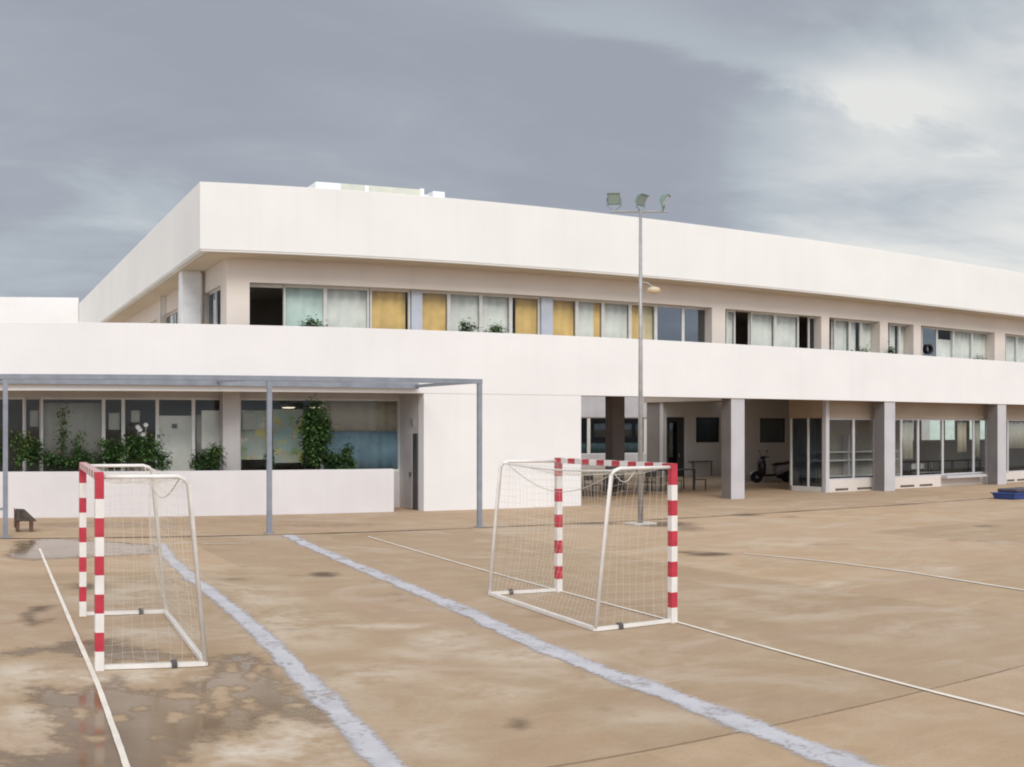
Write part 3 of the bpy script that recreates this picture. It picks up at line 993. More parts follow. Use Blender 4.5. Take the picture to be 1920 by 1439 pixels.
bx('pane', (c1 + 0.2, YK + 0.085, 0.3), (c1 + 0.62, YK + 0.098, zl - 0.25), 'tinted_glass', dd)
bx('handle', (c1 + 0.72, YK + 0.05, 1.0), (c1 + 0.76, YK + 0.099, 1.2), 'galvanised', dd)
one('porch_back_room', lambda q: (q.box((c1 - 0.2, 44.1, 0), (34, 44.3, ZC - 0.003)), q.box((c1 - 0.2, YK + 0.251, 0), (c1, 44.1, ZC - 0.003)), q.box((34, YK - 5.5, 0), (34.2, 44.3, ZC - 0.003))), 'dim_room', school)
# nearer wall behind the scooter
YN = 37.4
n0, n1 = xat(1425, YN), xat(1474, YN)


def near_wall(q):
    q.box((29.3, YN, zl - 0.1), (32.3, YN + 0.25, ZC - 0.003))
    q.box((29.3, YN, 0), (n0, YN + 0.25, zl - 0.1))
    q.box((n0, YN, 0), (n1, YN + 0.25, 1.83))
    q.box((n1, YN, 0), (32.3, YN + 0.25, zl - 0.1))
    q.box((32.3, 31.3, 0), (32.5, YK - 5.3, ZC - 0.003))


one('porch_side_wall', near_wall, 'light_room', school)
window((n0, n1), YN + 0.08, 1.83, zl - 0.1, gl='tinted_glass', fw=0.07, fm='dark_metal')

# glazed corner room and the classrooms right of it
YR = 29.35
XR = xat(1548, YR)
base_top = 0.47
lint = 2.92
one('corner_post', lambda q: q.box((XR - 0.06, YR - 0.08, 0), (XR + 0.1, YR + 0.08, ZC - 0.003)), 'pillar_paint', school)
bx('lintel_panel', (XR + 0.1, YR - 0.05, lint), (XE, YR + 0.12, ZC - 0.003), 'beige_panel', school)
bx('lintel_panel', (XR - 0.05, YR + 0.09, lint), (XR + 0.09, 31.2, ZC - 0.003), 'beige_panel', school)
XSTEP = xat(1762, YR)


def low_wall(q):
    q.box((XR + 0.1, YR - 0.06, 0), (XSTEP, YR + 0.12, base_top))
    q.box((34.9 + 1.0, YR - 0.06, 0), (XE, YR + 0.12, base_top))
    q.box((XSTEP, YR + 0.05, 0.0), (34.9 + 1.0, YR + 0.12, base_top + 0.02))


one('low_wall', low_wall, 'upper_render', school)
bx('wall_ledge', (XSTEP + 0.02, YR - 0.35, base_top - 0.12), (34.9, YR + 0.049, base_top), 'pillar_paint', school)
for a, c in ((1564, 1588), (1605, 1632), (1686, 1712), (1722, 1746), (1886, 1900), (1905, 1922)):
    bx('vent_slot', (xat(a, YR), YR - 0.064, 0.05), (xat(c, YR), YR - 0.0602, 0.14), 'vent_dark', school)
cuts = [1552, 1601, 1640, 1690, 1722, 1768, 1826, 1850, 1890, 1940, 2000, 2060]
for a, c in zip(cuts, cuts[1:]):
    window((xat(a, YR), xat(c, YR)), YR, base_top + (0.021 if 1760 < a < 1880 else 0), lint, gl='clear_glass', fw=0.045, fm='pillar_paint', blind={1690: [('blind_dusty', (0.3, 0.85), (0.3, 0.99))], 1722: [('blind_dusty', (0.02, 0.1), (0.25, 0.99))], 1768: [('blind_beige', (0.55, 0.85), (0.4, 0.99))], 1826: [('blind_dusty', (0.2, 0.7), (0.3, 0.99))], 1890: [('blind_dusty', (0.1, 0.9), (0.45, 0.99))]}.get(a))
# return glazing of the corner room
q = MB()
for y in (YR + 0.09, 30.2, 31.1):
    q.box((XR - 0.02, y, 0.2), (XR + 0.05, y + 0.07, lint))
q.box((XR - 0.019, YR + 0.16, 0.001), (XR + 0.049, 31.1, 0.2))
f = q.build('window', 'alu_frame', school)
bx('pane', (XR + 0.01, YR + 0.12, 0.2), (XR + 0.018, 31.13, lint), 'mirror_glass', f)
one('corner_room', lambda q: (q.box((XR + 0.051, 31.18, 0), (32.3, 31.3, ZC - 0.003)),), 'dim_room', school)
one('shelf', lambda q: (q.box((XR + 0.4, 30.8, 1.5), (32, 31.17, 1.55)), q.box((XR + 0.4, 30.8, 1.15), (32, 31.17, 1.2)), q.box((XR + 0.4, 30.8, 0.5), (32, 31.17, 0.54)), q.box((29.3, 30.85, 0.54), (29.36, 31.16, 2.2))), 'pillar_paint', school)
YCB = 40.5
bwin = [(1686, 1718), (1728, 1768), (1772, 1795), (1818, 1852), (1872, 1915)]
bwx = [(xat(a, YCB), xat(c, YCB)) for a, c in bwin]


def class_back(q):
    q.box((32.5, YCB, 3.05), (XE, YCB + 0.2, ZC - 0.003))
    q.box((32.5, YCB, 0), (XE, YCB + 0.2, 1.75))
    ed = [32.5] + [v for o_ in bwx for v in o_] + [XE]
    for a, c in zip(ed[::2], ed[1::2]):
        q.box((a, YCB, 1.75), (c, YCB + 0.2, 3.05))


one('classroom_back_wall', class_back, 'grey_wall', school)
for a, c in bwx:
    window((a, c), YCB + 0.07, 1.75, 3.05, gl='clear_glass', fw=0.07)
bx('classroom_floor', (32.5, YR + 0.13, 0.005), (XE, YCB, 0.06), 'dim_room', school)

tag(one('boundary_wall', lambda q: (q.box((38, 60, 0), (130, 60.25, 3.6)), q.box((37.9, 59.95, 3.6), (130.1, 60.3, 3.7))), 'blind_green', None), 'pale green wall seen through the classroom windows', 'wall')

# ------------------------------------------------------------------ furniture seen through the glass and in the porch
def make_table(x, y, z0, wx, dy, h, label, mt='dark_wood', group='dark tables', leg='dark_metal', rot=0.0):
    t = empty('table', (x, y, z0), label, 'table', group)
    o = Vector((x, y, z0))
    bx('tabletop', o + Vector((-wx / 2, -dy / 2, h - 0.035)), o + Vector((wx / 2, dy / 2, h)), mt, t, bevel=0.006)
    for sx in (-1, 1):
        for sy_ in (-1, 1):
            p = o + Vector((sx * (wx / 2 - 0.06), sy_ * (dy / 2 - 0.06), 0))
            one('leg', lambda q: q.tube([p, p + Vector((0, 0, h - 0.036))], 0.024, 8), leg, t)
    t.rotation_euler.z = rot
    return t


def make_chair(x, y, z0, rz, label, mt, group, leg='dark_metal'):
    c = empty('chair', (x, y, z0), label, 'chair', group)
    o = Vector((x, y, z0))
    bx('seat', o + Vector((-0.2, -0.2, 0.43)), o + Vector((0.2, 0.2, 0.455)), mt, c, bevel=0.01)
    bx('backrest', o + Vector((-0.2, 0.185, 0.6)), o + Vector((0.2, 0.21, 0.84)), mt, c, bevel=0.01)
    for sx in (-1, 1):
        p = o + Vector((sx * 0.18, -0.18, 0))
        one('leg', lambda q: q.tube([p, p + Vector((0, 0, 0.43))], 0.014, 6), leg, c)
        p2 = o + Vector((sx * 0.18, 0.22, 0))
        one('leg', lambda q: q.tube([p2, p2 + Vector((0, -0.025, 0.43)), p2 + Vector((0, -0.01, 0.82))], 0.014, 6), leg, c)
    c.rotation_euler.z = rz
    return c


gt = 'dark tables in the porch'
make_table(19.6, 32.6, 0, 1.5, 0.7, 0.85, 'dark table in the porch nearest the white wall', group=gt)
make_table(21.4, 33.4, 0, 1.5, 0.7, 0.85, 'dark table in the porch seen behind the goal net', group=gt)
make_table(23.6, 33.8, 0, 1.5, 0.7, 0.85, 'dark table in the porch just left of the goal post', group=gt)
gc = 'dark chairs in the porch'
for i, (x, y, r_, lb) in enumerate([(19.2, 31.9, 0.2, 'dark chair in front of the porch table nearest the white wall'), (20.2, 31.9, -0.4, 'dark chair between the two left porch tables'), (21.8, 32.6, 2.9, 'dark chair in front of the middle porch table'), (23.1, 33.0, 0.1, 'dark chair in front of the right porch table'), (24.3, 33.1, 1.0, 'dark chair right of all the porch tables')]):
    make_chair(x, y, 0, r_, lb, 'dark_wood', gc)
p = gp(1311, 893)
make_table(p.x, p.y, 0, 1.15, 0.6, 0.78, 'small dark table against the porch back wall', group=None)
for i, (px, lb) in enumerate([(1700, 'dark classroom desk behind the left glass pane'), (1748, 'dark classroom desk in the middle behind the glass'), (1800, 'dark classroom desk on the right behind the glass')]):
    x = xat(px, 33.5)
    make_table(x, 33.5, 0.06, 2.0, 0.8, 0.85, lb, group='classroom desks')
for i, (px, lb) in enumerate([(1722, 'white classroom chair, left one of three behind the glass'), (1738, 'white classroom chair, middle one of three behind the glass'), (1756, 'white classroom chair, right one of three behind the glass')]):
    x = xat(px, 31.4)
    make_chair(x, 31.4, 0.06, 0.4 * i, lb, 'seat_white', 'white classroom chairs')

# boards, posters and lamps in the gallery room
YI = 30.5
bd = bx('notice_board', (xat(296, YI), YI, 0.4), (xat(359, YI), YI + 0.05, zat(325, 780, YI)), 'board_white', None)
tag(bd, 'tall white board behind the gallery window left of the pillar', 'board')
q = MB()
q.box((xat(322, YI), YI - 0.012, 2.52), (xat(332, YI), YI - 0.002, 2.66))
q.build('sticker', 'clamp_dark', bd)
for nm, pa, pb, ya, yb, mt_, lb in [('poster', 452, 503, 770, 862, 'poster_paint', 'coloured poster in the gallery window just right of the pillar'), ('poster', 512, 568, 768, 868, 'poster_paint_two', 'yellow and green painted poster beside the tall climbing plant')]:
    o = bx(nm, (xat(pa, YI), YI, zat(pb, yb, YI)), (xat(pb, YI), YI + 0.02, zat(pa, ya, YI)), mt_, None)
    tag(o, lb, 'poster', 'painted posters in the gallery')
for k, (pa, pb, ya, yb, lb) in enumerate([(378, 413, 770, 842, 'pale paper sheet on the gallery glass left of the grey pillar'), (455, 480, 775, 806, 'small pale paper on the gallery glass right of the grey pillar'), (246, 262, 770, 792, 'small white paper on the glass above the white flowers'), (56, 72, 770, 800, 'narrow pale paper on the glass left of the broad blind'), (204, 224, 775, 806, 'pale paper on the glass right of the broad blind')]):
    yp = YB + 0.2
    o = bx('paper_sheet', (xat(pa, yp), yp, zat(pb, yb, yp)), (xat(pb, yp), yp + 0.004, zat(pa, ya, yp)), 'board_white' if k < 1 else 'blind_dusty', None)
    tag(o, lb, 'paper', 'papers on the gallery windows')
for px, lb in ((541, 'lit ceiling lamp above the painted poster'), (593, 'lit ceiling lamp behind the climbing plant')):
    yl = 33.5
    z = zat(px, 763, yl)
    e_ = empty('ceiling_lamp', (xat(px, yl), yl, z), lb, 'lamp', 'lit lamps in the gallery room')
    one('shade', lambda q: q.lathe((xat(px, yl), yl, z), [(0.22, -0.02), (0.24, 0.0), (0.24, 0.04), (0.1, 0.09)], 18), 'board_white', e_)
    one('bulb', lambda q: q.lathe((xat(px, yl), yl, z - 0.06), [(0.05, 0), (0.17, 0.01), (0.2, 0.035)], 18), 'lit_lamp', e_)
    one('cord', lambda q: q.tube([(xat(px, yl), yl, z + 0.09), (xat(px, yl), yl, ZC - 0.002)], 0.01, 6), 'dark_metal', e_)

D, Mi, Li = 'leaf_dark', 'leaf_mid', 'leaf_light'
# ------------------------------------------------------------------ plants on the gallery ledge
def leaves(c, rad, n, size, mats, droop=0.3, clumps=9):
    """a crown of many separate bent leaves gathered in clumps"""
    q = MB()
    cs = []
    for _ in range(clumps):
        v = Vector((random.gauss(0, 1), random.gauss(0, 1), random.gauss(0, 1))).normalized() * random.uniform(0.25, 0.85)
        cs.append((Vector((c[0] + v.x * rad[0], c[1] + v.y * rad[1], c[2] + v.z * rad[2])), random.uniform(0.25, 0.5), random.choice(mats)))
    for _ in range(n):
        cc, cr_, mm = random.choice(cs)
        v = Vector((random.gauss(0, 1), random.gauss(0, 1), random.gauss(0, 1)))
        p_ = cc + Vector((v.x * rad[0], v.y * rad[1], v.z * rad[2])) * cr_ * 0.6
        a = random.uniform(0, 6.28)
        d = Vector((math.cos(a), math.sin(a), random.uniform(-0.7, 0.6))).normalized()
        u = d.cross(Vector((0, 0, 1))).normalized()
        nn = u.cross(d)
        s_ = size * random.uniform(0.45, 1.45)
        w_ = s_ * 0.32
        q.poly([p_, p_ + d * s_ * 0.45 + u * w_ + nn * 0.01, p_ + d * s_ - nn * s_ * droop, p_ + d * s_ * 0.45 - u * w_ + nn * 0.01, p_ + d * s_ * 0.5 - nn * s_ * 0.06], [(0, 4, 1), (1, 4, 2), (2, 4, 3), (3, 4, 0)], random.choice(mats) if random.random() < 0.25 else mm)
    return q


def plant(pxc, ytop, wpx, label, mats, n, size, name='potted_plant', y=29.15, flowers=None, clumps=9, tall=False, ybot=872, group='plants on the gallery ledge', z0=0.92):
    x = xat(pxc, y)
    d = y / math.cos(ang(pxc))
    zt, zb = zat(pxc, ytop, y), max(zat(pxc, ybot, y), z0 + 0.16)
    rx = wpx / 2 / RX * d
    t = empty(name, (x, y, z0), label, 'plant', group)
    one('pot', lambda q: q.lathe((x, y, z0), [(0.11, 0), (0.15, 0.2), (0.165, 0.21), (0.165, 0.25), (0.14, 0.25)], 16), 'terracotta', t, smooth=False)
    one('stem', lambda q: [q.tube([(x, y, z0 + 0.22), (x + dx * 0.4, y + dy_, (zb + zt) / 2), (x + dx, y + dy_ * 0.5, zt - 0.1)], 0.012, 6, r2=0.004) for dx, dy_ in ((0, 0.02), (rx * 0.4, -0.04), (-rx * 0.4, 0.05))], 'stem_brown', t)
    leaves((x, y, (zt + zb) / 2), (rx * 1.3, min(rx, 0.38), (zt - zb) / 2 * 1.15), int(n * 3.2), size * 0.74, mats + [Mi], clumps=int(clumps * 1.5)).build('foliage', None, t)
    if flowers:
        for fx, fy in flowers:
            X_, Z_ = xat(fx, y - 0.1), zat(fx, fy, y - 0.1)
            q = MB()
            for k in range(6):
                a = k * math.pi / 3
                c_ = Vector((X_, y - 0.12, Z_))
                d_ = Vector((math.cos(a), -0.25, math.sin(a)))
                u_ = Vector((-math.sin(a), 0, math.cos(a)))
                q.poly([c_, c_ + d_ * 0.045 + u_ * 0.022, c_ + d_ * 0.075, c_ + d_ * 0.045 - u_ * 0.022], [(0, 1, 2, 3)])
            q.tube([(X_, y - 0.11, Z_), (X_ + 0.02, y - 0.02, (zt + zb) / 2)], 0.006, 5)
            q.build('flower', 'petal_white', t)
    return t


plant(4, 822, 26, 'dark green leafy plant at the far left end behind the half wall', [D, Mi], 160, 0.13)
plant(39, 812, 34, 'yellow-green shrub beside the light window post on the left', [Mi, Li, Li], 320, 0.12)
plant(68, 825, 34, 'brown-green shrub left of the broad pale blind', [D, D, Mi], 240, 0.12)
plant(117, 758, 22, 'tall thin dark plant in front of the broad pale blind', [D, D, Mi], 110, 0.12, clumps=12)
plant(150, 816, 26, 'small round green plant in front of the broad pale blind', [D, Mi], 200, 0.09)
plant(105, 846, 50, 'low dark plant below the broad pale blind, left one', [D, D, Mi], 260, 0.12, ybot=890)
plant(168, 848, 56, 'low dark plant below the broad pale blind, right one', [D, D, Mi], 280, 0.12, ybot=890)
plant(215, 818, 52, 'dark bushy plant around the thin window post', [D, Mi], 480, 0.13)
plant(262, 814, 66, 'bushy green plant with white flowers', [D, Mi, Mi], 560, 0.13, flowers=[(258, 801), (273, 797), (268, 815), (262, 806)])
plant(304, 846, 26, 'small green plant at the foot of the tall white board', [Mi, D], 180, 0.1, ybot=886)
plant(372, 846, 30, 'dark small plant right of the tall white board', [D, D], 200, 0.11, ybot=884)
plant(398, 834, 36, 'light green leafy plant beside the grey pillar', [Mi, Li, D], 300, 0.11, ybot=884)
plant(505, 836, 16, 'narrow dark plant behind the middle pergola post', [D, D], 120, 0.1, ybot=884)
plant(592, 758, 50, 'tall dense climbing plant up to the gallery ceiling', [D, D, Mi], 1500, 0.14, name='climbing_plant', clumps=26)
plant(628, 846, 56, 'dark bushy plant at the foot of the tall climber', [D, D, Mi], 420, 0.13, ybot=888)
plant(655, 832, 26, 'green plant in front of the blue blind', [D, Mi], 180, 0.12, ybot=880)

for pxc, yt, wp, lb, ms in [(583, 598, 44, 'green potted plant below the pale green upstairs blind', [Mi, D]), (876, 598, 24, 'potted plant below the pale upstairs blind right of the second yellow one', [D, Mi]), (930, 606, 36, 'low green potted plant left of the third yellow upstairs blind', [Mi, Li]), (1618, 648, 36, 'potted plant in front of the three-pane upstairs window', [Mi, Li]), (1672, 652, 16, 'potted plant in front of the narrow two-pane upstairs window', [Li, Mi]), (1838, 662, 28, 'potted plant in front of the upstairs window nearest the right edge', [D, Mi])]:
    plant(pxc, yt, wp, lb, ms, 150, 0.12, y=29.05, ybot=yt + 40, group='plants on the upstairs balcony', z0=ZC + 0.301)
q = MB()
rc = Vector((xat(1742, YG - 0.03), YG - 0.03, zat(1742, 655, YG - 0.03)))
q.tube([rc + Vector((0.17 * math.cos(a), 0, 0.17 * math.sin(a))) for a in [2 * math.pi * i / 20 for i in range(21)]], 0.05, 8, cap=False)
tag(q.build('wall_ring', 'rubber', None, loc=rc, smooth=True), 'black ring hanging on the dark upstairs window', 'ring')

# ------------------------------------------------------------------ steel pergola in front of the gallery
YQ, YQ1 = 23.45, 28.38
PX = [xat(12, YQ) - 0.02, xat(505, YQ), xat(899, YQ)]
zq0, zq1 = 3.67, 3.79
perg = empty('pergola', (PX[1], YQ, 0), 'blue-grey open steel pergola in front of the gallery', 'pergola')
XL = -5.0
bx('front_beam', (XL, YQ - 0.05, zq0), (PX[2] + 0.055, YQ + 0.05, zq1), 'steel_blue', perg, bevel=0.006)
for x in PX + [XL + 0.1]:
    bx('post', (x - 0.05, YQ - 0.045, 0), (x + 0.05, YQ + 0.045, zq0), 'steel_blue', perg, bevel=0.006)
    bx('foot_plate', (x - 0.1, YQ - 0.1, 0), (x + 0.1, YQ + 0.1, 0.016), 'steel_blue', perg)
xr = PX[2] + 0.5
q = MB()
cv = [(XL, 3.81), (PX[2] + 0.55, 3.72), (PX[2] + 0.55, 3.89), (XL, 3.95)]
q.poly([(x, y, z) for y in (YQ1 - 0.1, YQ1 + 0.04) for x, z in cv], [(0, 1, 2, 3), (7, 6, 5, 4), (0, 4, 5, 1), (1, 5, 6, 2), (2, 6, 7, 3), (3, 7, 4, 0)])
q.build('rear_beam', 'steel_blue', perg)
for x in (PX[0], PX[1]):
    q = MB()
    q.tube([(x, YQ + 0.05, (zq0 + zq1) / 2), (x, YQ1 - 0.1, 3.86)], 0.035, 4)
    q.build('rafter', 'steel_blue', perg)
q = MB()
q.tube([(PX[2], YQ + 0.05, (zq0 + zq1) / 2), (xr, YQ1 - 0.1, 3.8)], 0.06, 4)
q.build('side_beam', 'steel_blue', perg)
bx('rail', (XL + 0.15, YQ - 0.025, 0.63), (PX[0] - 0.051, YQ + 0.025, 0.69), 'steel_blue', perg)

# ------------------------------------------------------------------ floodlight pole
b0 = gp(1201, 984)
pole = empty('floodlight_pole', b0, 'tall thin grey pole carrying three floodlights', 'floodlight pole')
dP = b0.xy.length
ztop = EYE + (HOR - 397) / RY * dP
one('pole', lambda q: q.tube([b0 + Vector((0, 0, 0.02)), b0 + Vector((0, 0, ztop * 0.5)), b0 + Vector((0, 0, ztop))], 0.062, 14, r2=0.034), 'galvanised', pole, smooth=True)
bx('base_plate', b0 + Vector((-0.3, -0.22, 0)), b0 + Vector((0.3, 0.22, 0.05)), 'concrete_pad', pole, bevel=0.01)
az = ang(1201)
rt = Vector((math.cos(az), -math.sin(az), 0))
fw_ = Vector((math.sin(az), math.cos(az), 0))
top = b0 + Vector((0, 0, ztop))
one('crossarm', lambda q: q.tube([top - rt * 0.68 + Vector((0, 0, 0.0)), top + rt * 0.62], 0.026, 8), 'galvanised', pole)
for k, (off, yaw, hz) in enumerate(((-0.6, -0.1, 0.06), (0.0, 0.95, 0.03), (0.52, 1.4, 0.02))):
    c = top + rt * off + Vector((0, 0, 0.3 + hz))
    d = (-fw_ * math.cos(yaw) + rt * math.sin(yaw)) * 0.86 + Vector((0, 0, -0.5))
    d.normalize()
    u = Vector((0, 0, 1)).cross(d).normalized()
    v = d.cross(u)
    M = Matrix(((u.x, v.x, d.x, c.x), (u.y, v.y, d.y, c.y), (u.z, v.z, d.z, c.z), (0, 0, 0, 1))) @ Matrix.Scale(0.72, 4)
    q = MB()
    fr = [(-0.2, -0.22, 0.08), (0.2, -0.22, 0.08), (0.2, 0.22, 0.08), (-0.2, 0.22, 0.08)]
    bk = [(-0.11, -0.1, -0.1), (0.11, -0.1, -0.1), (0.11, 0.1, -0.1), (-0.11, 0.1, -0.1)]
    q.poly([M @ Vector(p_) for p_ in fr + bk], [(0, 1, 2, 3), (7, 6, 5, 4), (0, 4, 5, 1), (1, 5, 6, 2), (2, 6, 7, 3), (3, 7, 4, 0)])
    q.box((-0.21, -0.23, 0.08), (0.21, -0.19, 0.11), M=M)
    q.box((-0.21, 0.19, 0.08), (0.21, 0.23, 0.11), M=M)
    fl = q.build('floodlight', 'lamp_green', pole)
    one('lens', lambda q2: q2.box((-0.18, -0.185, 0.082), (0.18, 0.185, 0.09), M=M), 'lamp_lens', fl)
    q = MB()
    for s_ in (-1, 1):
        q.tube([M @ Vector((s_ * 0.225, 0, 0)), M @ Vector((s_ * 0.225, 0, 0)) + Vector((0, 0, -0.2)), top + rt * off], 0.014, 6)
    q.build('yoke', 'lamp_green', fl)
zl_ = EYE + (HOR - 545) / RY * dP
lc = b0 + rt * 0.3 + Vector((0, 0, zl_))
lan = one('lantern', lambda q: q.lathe(lc, [(0.05, -0.09), (0.12, -0.07), (0.16, 0.0), (0.13, 0.07), (0.04, 0.1)], 14), 'lantern_cream', pole, smooth=True)
one('arm', lambda q: q.tube([b0 + Vector((0, 0, zl_ + 0.22)), b0 + rt * 0.16 + Vector((0, 0, zl_ + 0.2)), lc + Vector((0, 0, 0.08))], 0.018, 6), 'galvanised', lan)

# ------------------------------------------------------------------ goals
def striped(q, a, c, w_, start_red=True, n=10, first=None):
    """square post painted in equal red and white bands; butted lengths of one bar"""
    a, c = Vector(a), Vector(c)
    cuts_ = [i / n for i in range(n + 1)]
    if first:
        cuts_ = [0] + [first + (1 - first) * i / (n - 1) for i in range(n)]
    t = (c - a).normalized()
    up = Vector((0, 0, 1)) if abs(t.z) < 0.9 else Vector((0, 1, 0))
    u = t.cross(up).normalized() * w_ / 2
    v = u.cross(t).normalized() * w_ / 2
    for i in range(n):
        p0, p1 = a.lerp(c, cuts_[i]), a.lerp(c, cuts_[i + 1])
        mt_ = 'goal_red' if (i % 2 == 0) == start_red else 'goal_white'
        ring = lambda p_: [p_ - u - v, p_ + u - v, p_ + u + v, p_ - u + v]
        fs = [(0, 1, 5, 4), (1, 2, 6, 5), (2, 3, 7, 6), (3, 0, 4, 7)]
        if i == 0:
            fs.append((3, 2, 1, 0))
        if i == n - 1:
            fs.append((4, 5, 6, 7))
        q.poly(ring(p0) + ring(p1), fs, mt_)


def net_panel(q, p00, p10, p01, p11, nu, nv, sag, r_=0.00125, seed=0, wob=0.02):
    """knotted cord grid stretched between four corners, sagging along a direction"""
    rs = random.Random(seed)
    ph = [rs.uniform(0, 6) for _ in range(6)]

    def pt(u, v):
        p_ = p00.lerp(p10, u).lerp(p01.lerp(p11, u), v)
        k_ = math.sin(math.pi * u) ** 0.7 * math.sin(math.pi * v) ** 0.7
        wv = Vector((math.sin(u * 9 + ph[0] + v * 4), math.sin(u * 7 + ph[1] - v * 6), math.sin(v * 8 + ph[2] + u * 5)))
        return p_ + sag * k_ + wv * wob * min(1, k_ * 3)
    st = 2
    for i in range(nu + 1):
        q.tube([pt(i / nu, j / (nv * st)) for j in range(nv * st + 1)], r_, 3, cap=False)
    for j in range(nv + 1):
        q.tube([pt(i / (nu * st), j / nv) for i in range(nu * st + 1)], r_, 3, cap=False)


def goal(near, far, rn, rf, top_len, label, seed, droop):
    near, far, rn, rf = [Vector((p_.x, p_.y, 0)) for p_ in (near, far, rn, rf)]
    c0 = (near + far) / 2
    g = empty('handball_goal', c0, label, 'goal', 'red and white goals')
    up = Vector((0, 0, 1))
    HT = 2.08
    wd = 0.08
    al = (far - near).normalized()
    for p_ in (near, far):
        one('post', lambda q: striped(q, p_ + up * (HT - wd), p_, wd, True, 10), None, g)
    one('crossbar', lambda q: striped(q, near - al * wd / 2 + up * (HT - wd / 2), far + al * wd / 2 + up * (HT - wd / 2), wd, True, 15), None, g)
    back = []
    for p_, r_ in ((near, rn), (far, rf)):
        h = (r_ - p_)
        hl = h.length
        h.normalize()
        zt = HT - 0.05
        q = MB()
        bend = [p_ + h * top_len + up * zt, p_ + h * (top_len + 0.07) + up * (zt - 0.025), p_ + h * (top_len + 0.11) + up * (zt - 0.09)]
        q.tube([p_ + h * 0.03 + up * zt] + bend + [r_ + up * 0.05], 0.024, 8)
        q.build('back_stay', 'goal_white', g, smooth=True)
        bx_ = one('ground_bar', lambda q2: q2.tube([p_ + h * 0.04 + up * 0.03, r_ + up * 0.03], 0.032, 4), 'goal_white', g)
        m_ = p_.lerp(r_, 0.7)
        one('clamp', lambda q2: q2.tube([m_ - h * 0.025 + up * 0.035, m_ + h * 0.025 + up * 0.035], 0.05, 6), 'clamp_dark', bx_)
        back.append((bend[1], r_ + up * 0.06, p_ + h * 0.04 + up * (HT - 0.06), p_ + up * 0.06))
    one('ground_bar', lambda q: q.tube([rn + up * 0.031, rf + up * 0.031], 0.034, 4), 'goal_white', g)
    one('top_stay', lambda q: q.tube([back[0][0] + (back[1][0] - back[0][0]) * f_ - up * droop * math.sin(math.pi * f_) * 0.12 for f_ in [i / 8 for i in range(9)]], 0.012, 6), 'goal_white', g)
    q = MB()
    outw = (rn - near).normalized()
    b1, b2 = back
    net_panel(q, b1[0], b2[0], b1[1], b2[1], 30, 20, outw * -0.18, seed=seed)
    net_panel(q, b1[2], b2[2], b1[0], b2[0], 30, 9, up * -0.14, seed=seed + 1)
    net_panel(q, b1[2], b1[0], b1[3], b1[1], 9, 20, al * 0.1, seed=seed + 2)
    net_panel(q, b2[2], b2[0], b2[3], b2[1], 9, 20, al * -0.1, seed=seed + 3)
    # slack border rope hanging in a loop
    q.tube([b1[0].lerp(b2[0], i / 16) - up * (droop * math.sin(math.pi * i / 16)) - outw * 0.05 for i in range(17)], 0.006, 4, cap=False)
    q.tube([b1[2].lerp(b1[0], 0.62 + 0.38 * i / 10) - up * (0.13 * math.sin(math.pi * i / 10) + 0.02) + al * 0.02 for i in range(11)], 0.006, 4, cap=False)
    q.build('net', 'net_cord', g)
    return g


goal(gp(186, 1257), gp(155, 1155.5), gp(385, 1250), gp(310, 1151), 0.72, 'red and white goal on the left, standing beside the puddle', 3, 0.3)
goal(gp(1261, 1168), gp(1047, 1110), gp(1117, 1185), gp(918, 1117), 0.72, 'red and white goal on the right, in front of the porch', 17, 0.35)

# ------------------------------------------------------------------ scooter in the porch
sc_o = gp(1448, 905)
SC = 1.12
scr = empty('scooter', (0, 0, 0), 'dark scooter with silver side panel parked in the porch', 'scooter')


def wheel(x):
    t = one('wheel', lambda q: q.lathe((x, 0, 0.24), [(0.15, -0.045), (0.225, -0.05), (0.24, -0.02), (0.24, 0.02), (0.225, 0.05), (0.15, 0.045)], 24, axis='y'), 'rubber', scr, smooth=True)
    one('rim', lambda q: (q.lathe((x, 0, 0.24), [(0.04, -0.05), (0.145, -0.03), (0.15, 0.0), (0.145, 0.03), (0.04, 0.05)], 20, axis='y')), 'scooter_silver', t)


wheel(-0.62)
wheel(0.6)
one('fork', lambda q: (q.tube([(-0.62, -0.07, 0.24), (-0.5, -0.06, 0.62)], 0.022, 8), q.tube([(-0.62, 0.07, 0.24), (-0.5, 0.06, 0.62)], 0.022, 8), q.tube([(-0.5, 0, 0.58), (-0.36, 0, 1.02)], 0.03, 8)), 'scooter_black', scr)
one('front_fender', lambda q: q.poly([(-0.62 + 0.27 * math.cos(a), s_ * 0.075, 0.24 + 0.27 * math.sin(a)) for a in [0.5 + 0.24 * i for i in range(10)] for s_ in (-1, 1)], [(2 * i, 2 * i + 1, 2 * i + 3, 2 * i + 2) for i in range(9)]), 'scooter_silver', scr)


def loft(q, secs):
    """closed body through rounded cross sections (x, half width, z low, z high)"""
    n = 10
    vs = []
    for x, hw, z0, z1 in secs:
        for j in range(n):
            a = 2 * math.pi * j / n
            vs.append((x, hw * math.copysign(abs(math.cos(a)) ** 0.6, math.cos(a)), (z0 + z1) / 2 + (z1 - z0) / 2 * math.copysign(abs(math.sin(a)) ** 0.6, math.sin(a))))
    k = len(secs)
    fs = [(i * n + j, i * n + (j + 1) % n, (i + 1) * n + (j + 1) % n, (i + 1) * n + j) for i in range(k - 1) for j in range(n)]
    q.poly(vs, fs + [tuple(range(n)), tuple((k - 1) * n + j for j in range(n))])


